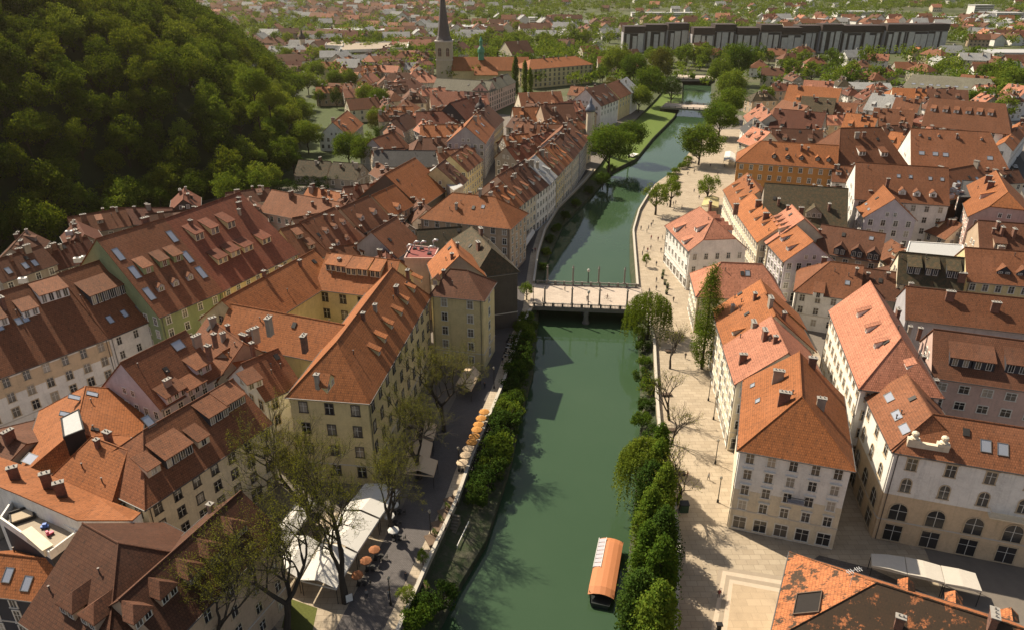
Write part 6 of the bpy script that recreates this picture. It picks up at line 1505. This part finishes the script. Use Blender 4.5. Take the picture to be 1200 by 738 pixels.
for p,c,r,l in [((1190,204),'white',1.2,'white car nearest in the row at the right edge'),((1193,211),'white',1.2,'white car second in the row at the right edge'),((1189,197),'white',1.2,'white car third in the row at the right edge'),((1196,218),'grey',1.2,'grey car at the end of the row at the right edge'),((600,156),'grey',.6,'grey car on the pale stretch of the old street'),((606,146),'white',.5,'white car on the old street by the poplars'),((609,139),'black',.9,'black car on the old street below the poplars'),
                ((866,118),'white',1.3,'white car on the street right of the far river trees'),((868,108),'black',1.3,'black car on the street right of the far river trees'),((1188,186),'black',1.3,'black car behind the row at the right edge')]: car(p,l,c,r)
# bicycle on the bridge + people
def make_person(key, J, Rr, Ed):
    def f():
        me = bpy.data.meshes.new('person'); me.from_pydata(J, Ed, []); ob = bpy.data.objects.new('tmp', me); COL.objects.link(ob)
        sk = ob.modifiers.new('s','SKIN'); sk.use_smooth_shade = True; me.skin_vertices.new(name='') if not me.skin_vertices else None
        for i, r in enumerate(Rr): me.skin_vertices[0].data[i].radius = (r, r)
        me.skin_vertices[0].data[0].use_root = True
        sb = ob.modifiers.new('b','SUBSURF'); sb.levels = 1
        dg = bpy.context.evaluated_depsgraph_get(); r_ = bpy.data.meshes.new_from_object(ob.evaluated_get(dg)); bpy.data.objects.remove(ob)
        r_.name = 'person'; r_.materials.clear(); r_.materials.append(person_mat()); return r_
    return cached(('person', key), f)
def person_mat():
    if 'person' in MATS: return MATS['person']
    m, nt, b = newmat('clothed_figure'); tc = nt.nodes.new('ShaderNodeTexCoord'); sx = nt.nodes.new('ShaderNodeSeparateXYZ'); nt.links.new(tc.outputs['Object'], sx.inputs[0])
    oi = nt.nodes.new('ShaderNodeObjectInfo').outputs['Random']
    sh = ramp(nt, oi, [(0,(.03,.03,.035)),(.35,(.03,.05,.10)),(.5,(.25,.04,.04)),(.6,(.06,.055,.05)),(.8,(.4,.38,.35)),(1,(.04,.04,.04))])
    tr = ramp(nt, math_(nt,'FRACT',math_(nt,'MULTIPLY',oi,7.0)), [(0,(.02,.02,.025)),(.5,(.03,.045,.09)),(1,(.16,.13,.09))])
    c = mixc(nt, tr, sh, math_(nt,'GREATER_THAN',sx.outputs[2],.92)); c = mixc(nt, c, (.42,.25,.17), math_(nt,'GREATER_THAN',sx.outputs[2],1.48)); c = mixc(nt, c, (.05,.03,.02), math_(nt,'GREATER_THAN',sx.outputs[2],1.66))
    nt.links.new(c, b.inputs['Base Color']); b.inputs['Roughness'].default_value = .85; MATS['person'] = m; return m
def body(walk, sit=0):
    s = .22 if walk else .04
    J = [(0,0,.95),(0,0,1.18),(0,.0,1.42),(0,.01,1.53),(0,.03,1.64),(0,.03,1.74), (.1,0,.90),(.11,s*.6,.48),(.11,s*.7-.02,.08),(.11,s*.7+.14,.04), (-.1,0,.90),(-.11,-s*.3,.48),(-.11,-s*1.3,.10),(-.11,-s*1.3+.14,.05),
         (.19,0,1.40),(.25,-s*.5,1.12),(.24,-s*.5+.14,.90),(.24,-s*.5+.19,.82), (-.19,0,1.40),(-.25,s*.5,1.12),(-.24,s*.5+.14,.90),(-.24,s*.5+.19,.82)]
    Rr = [.15,.13,.15,.06,.10,.07,.10,.07,.05,.04,.10,.07,.05,.04,.06,.045,.035,.03,.06,.045,.035,.03]
    Ed = [(0,1),(1,2),(2,3),(3,4),(4,5),(0,6),(6,7),(7,8),(8,9),(0,10),(10,11),(11,12),(12,13),(2,14),(14,15),(15,16),(16,17),(2,18),(18,19),(19,20),(20,21)]
    return J, Rr, Ed
PM = [make_person('walk', *body(True)), make_person('stand', *body(False))]
def person(px, label, rz=0.0, k=0, z=0.01, group=None):
    o = link('person', PM[k]); o.location = U(px, z); o.rotation_euler = (0,0,rz); tag(o, label, 'person', group)
for px, l, rz, k, z in [((688,353),'person walking along the middle lamp of the first bridge',0,0,.36),((662,341),'person in dark clothes on the far left part of the first bridge',1.5,0,.36),((636,355),'person in black at the near left corner of the first bridge',2,1,.36),
  ((789,354),'person in the mouth of the lane right of the bridge',.3,0,0),((769,331),'person in black walking on the promenade below the young tree',3,0,0),((769,312),'person standing on the promenade right of the young tree',0,0,0),
  ((771,283),'leftmost of three people close together at the white riverside house',0,1,0),((776,281),'middle of three people close together at the white riverside house',1,1,0),((780,283),'rightmost of three people close together at the white riverside house',2,1,0),
  ((751,270),'person near the river edge left of the promenade group',0,1,0),((758,273),'front person of the promenade group near the river',1,1,0),((760,269),'second person of the promenade group near the river',2,1,0),((763,266),'third person of the promenade group near the river',0,1,0),((765,263),'rear person of the promenade group near the river',0,0,0),
  ((785,240),'left one of two people under the light green trees',0,0,0),((789,241),'right one of two people under the light green trees',0,0,0),((803,420),'person in white and black beside the foot of the tall poplar',0,0,0),
  ((780,520),'left one of two people at the quay parapet by the greenery',0,1,0),((776,514),'right one of two people at the quay parapet by the greenery',0,1,0),((792,606),'person in blue between kiosk and parapet on the right quay',1,1,0),
  ((842,700),'person standing on the square steps at the bottom',0,1,.6),((456,700),'person in black walking at the bottom of the left quay',0.5,0,0),((476,680),'person standing beside the left green potted tree',0,1,0),((430,700),'person standing before the marquee corner trunk',0,1,0),
  ((568,455),'person walking on the quay road beside the pale awning',0,0,0),((624,297),'left one of two people on the lane north of the bridge',0,0,0),((627,296),'right one of two people on the lane north of the bridge',0,0,0),((660,250),'person on the lane along the quay row',0,0,0),
  ((589,425),'person walking on the left quay near the mopeds',0,0,0),((836,213),'person near the cafe of the promenade',0,0,0),((841,206),'person further up the promenade near the cafe',0,0,0),((849,196),'person beside the small white cafe awning',0,1,0),((830,562),'person on the sandy quay between the street lamps',2,0,0),((1003,676),'person in dark coat in the shaded alley beside the corner buildings',1,0,0),((805,560),'person sitting low by the tree seat on the right quay',1,1,0)]: person(px,l,rz,k,z)
rp_ = random.Random(5)
for i in range(34):
    f = rp_.random(); px = (795+50*f+rp_.uniform(-22,16), 250-95*f+rp_.uniform(-12,10)) if i < 26 else (rp_.uniform(752,775), rp_.uniform(255,345))
    if px[0] > 856-abs(px[1]-200)*.1: px = (846-rp_.random()*10, px[1])
    person(px, 'tiny figure strolling on the sandy promenade by the river', rp_.uniform(0,6), i % 2, .01, 'strollers on the promenade')
E = empty('bicycle', U((711,350),.36), 'bicycle ridden across the first bridge', 'bicycle', None, .1)
for x in (-.52,.52):
    m = MB(); pts = [(x+.33*math.cos(a),0,.34+.33*math.sin(a)) for a in np.linspace(0,2*math.pi,13)]; m.tube(pts,.02,5); link('wheel', m.mesh('wheel',[metal_dark()]), E)
m = MB(); m.tube([(-.52,0,.34),(-.1,0,.34),(.38,0,.8),(-.2,0,.82),(-.1,0,.34)],.022,5); m.tube([(.52,0,.34),(.38,0,.95),(.3,.25,1.0)],.02,5); m.tube([(.38,0,.95),(.3,-.25,1.0)],.02,5); link('frame', m.mesh('frame',[metal_dark()]), E); m = MB(); m.box(-.35,-.1,-.07,.07,.84,.9); link('saddle', m.mesh('saddle',[wicker]), E)
person((711.5,351),'person riding the bicycle across the first bridge',-1.5,0,.55)
# chairs and tables by the promenade cafes, dark hedge pots
for i,p in enumerate([(777,322),(776,327),(779,334),(782,338),(781,345)]):
    E = empty('planter', U(p), ['first','second','third','fourth','fifth'][i]+' dark potted shrub along the terrace of the white riverside house','planter',None); m = MB(); m.lathe([(.35,0),(.45,.6)],8); link('pot', m.mesh('pot',[metal_dark()]), E)
    rng = np.random.default_rng(i+40); link('foliage', quads_mesh('foliage', leaves(np.array([[0,0,1.0],[.1,0,1.4]]), np.full(2,.5), 90, .2, rng),[L_DARK()]), E)
# antenna on the near mossy roof
E = empty('antenna', U((995,690),17), 'thin tv antenna mast above the mossy roof in the bottom right corner', 'antenna', None, .3); m = MB(); m.tube([(0,0,-2),(0,0,3.2)],.04,5); link('mast', m.mesh('mast',[duct]), E); m = MB(); m.tube([(-1.1,0,3),(1.1,0,3.1)],.035,5); [m.tube([(x,-.35,3.05),(x,.35,3.05)],.025,4) for x in (-.9,-.6,-.3,.3,.6,.9)]; link('element', m.mesh('element',[duct]), E)
# ================================================================== LIGHT, SKY, CAMERA
EL, SD = math.radians(47), Vector((-.74,.67,0)).normalized()
sv = Vector((SD.x*math.cos(EL), SD.y*math.cos(EL), math.sin(EL)))
sun = bpy.data.objects.new('sun', bpy.data.lights.new('sun','SUN')); COL.objects.link(sun); sun.data.energy = 5.0; sun.data.angle = math.radians(.6); sun.data.color = (1.0,.87,.68)
sun.rotation_euler = sv.to_track_quat('Z','Y').to_euler(); sun.location = (0,0,200)
w = bpy.data.worlds.new('World'); S.world = w; w.use_nodes = True; nt = w.node_tree; bg = nt.nodes['Background']; sk = nt.nodes.new('ShaderNodeTexSky'); sk.sky_type = 'NISHITA'; sk.sun_disc = False
sk.sun_elevation = EL; sk.sun_rotation = math.atan2(SD.x, SD.y); sk.dust_density = 3.0; sk.air_density = 1.0; sk.altitude = 300
hs_ = nt.nodes.new('ShaderNodeHueSaturation'); hs_.inputs['Saturation'].default_value = .6; nt.links.new(sk.outputs[0], hs_.inputs['Color']); nt.links.new(hs_.outputs[0], bg.inputs[0]); bg.inputs[1].default_value = .07
cam = bpy.data.objects.new('camera', bpy.data.cameras.new('camera')); COL.objects.link(cam); S.camera = cam
cam.location = CAMV; cam.rotation_euler = (math.radians(90)-CP, 0, 0); cam.data.sensor_width = 36; cam.data.lens = CF/1200*36; cam.data.clip_end = 20000; cam.data.clip_start = .5
S.view_settings.view_transform = 'Standard'; S.view_settings.look = 'None'; S.view_settings.exposure = 0.55; S.view_settings.gamma = 1
S.cycles.max_bounces = 5; S.cycles.diffuse_bounces = 2; S.cycles.glossy_bounces = 2; S.cycles.transmission_bounces = 2; S.cycles.transparent_max_bounces = 4
hz = MB(); hz.box(-9100,9100,-70,14100,-9,128); ho = link('haze', hz.mesh('haze', [], uv=False)); ho['kind'] = 'stuff'; hm_ = bpy.data.materials.new('haze'); hm_.use_nodes = True; hn = hm_.node_tree; hn.nodes.clear()
hv = hn.nodes.new('ShaderNodeVolumePrincipled'); hv.inputs['Color'].default_value = (1,.86,.64,1); hv.inputs['Density'].default_value = .000045; hv.inputs['Anisotropy'].default_value = .6; hq = hn.nodes.new('ShaderNodeOutputMaterial'); hn.links.new(hv.outputs[0], hq.inputs['Volume']); ho.data.materials.append(hm_)
print('objects', len(bpy.data.objects), 'trees', NTREE)
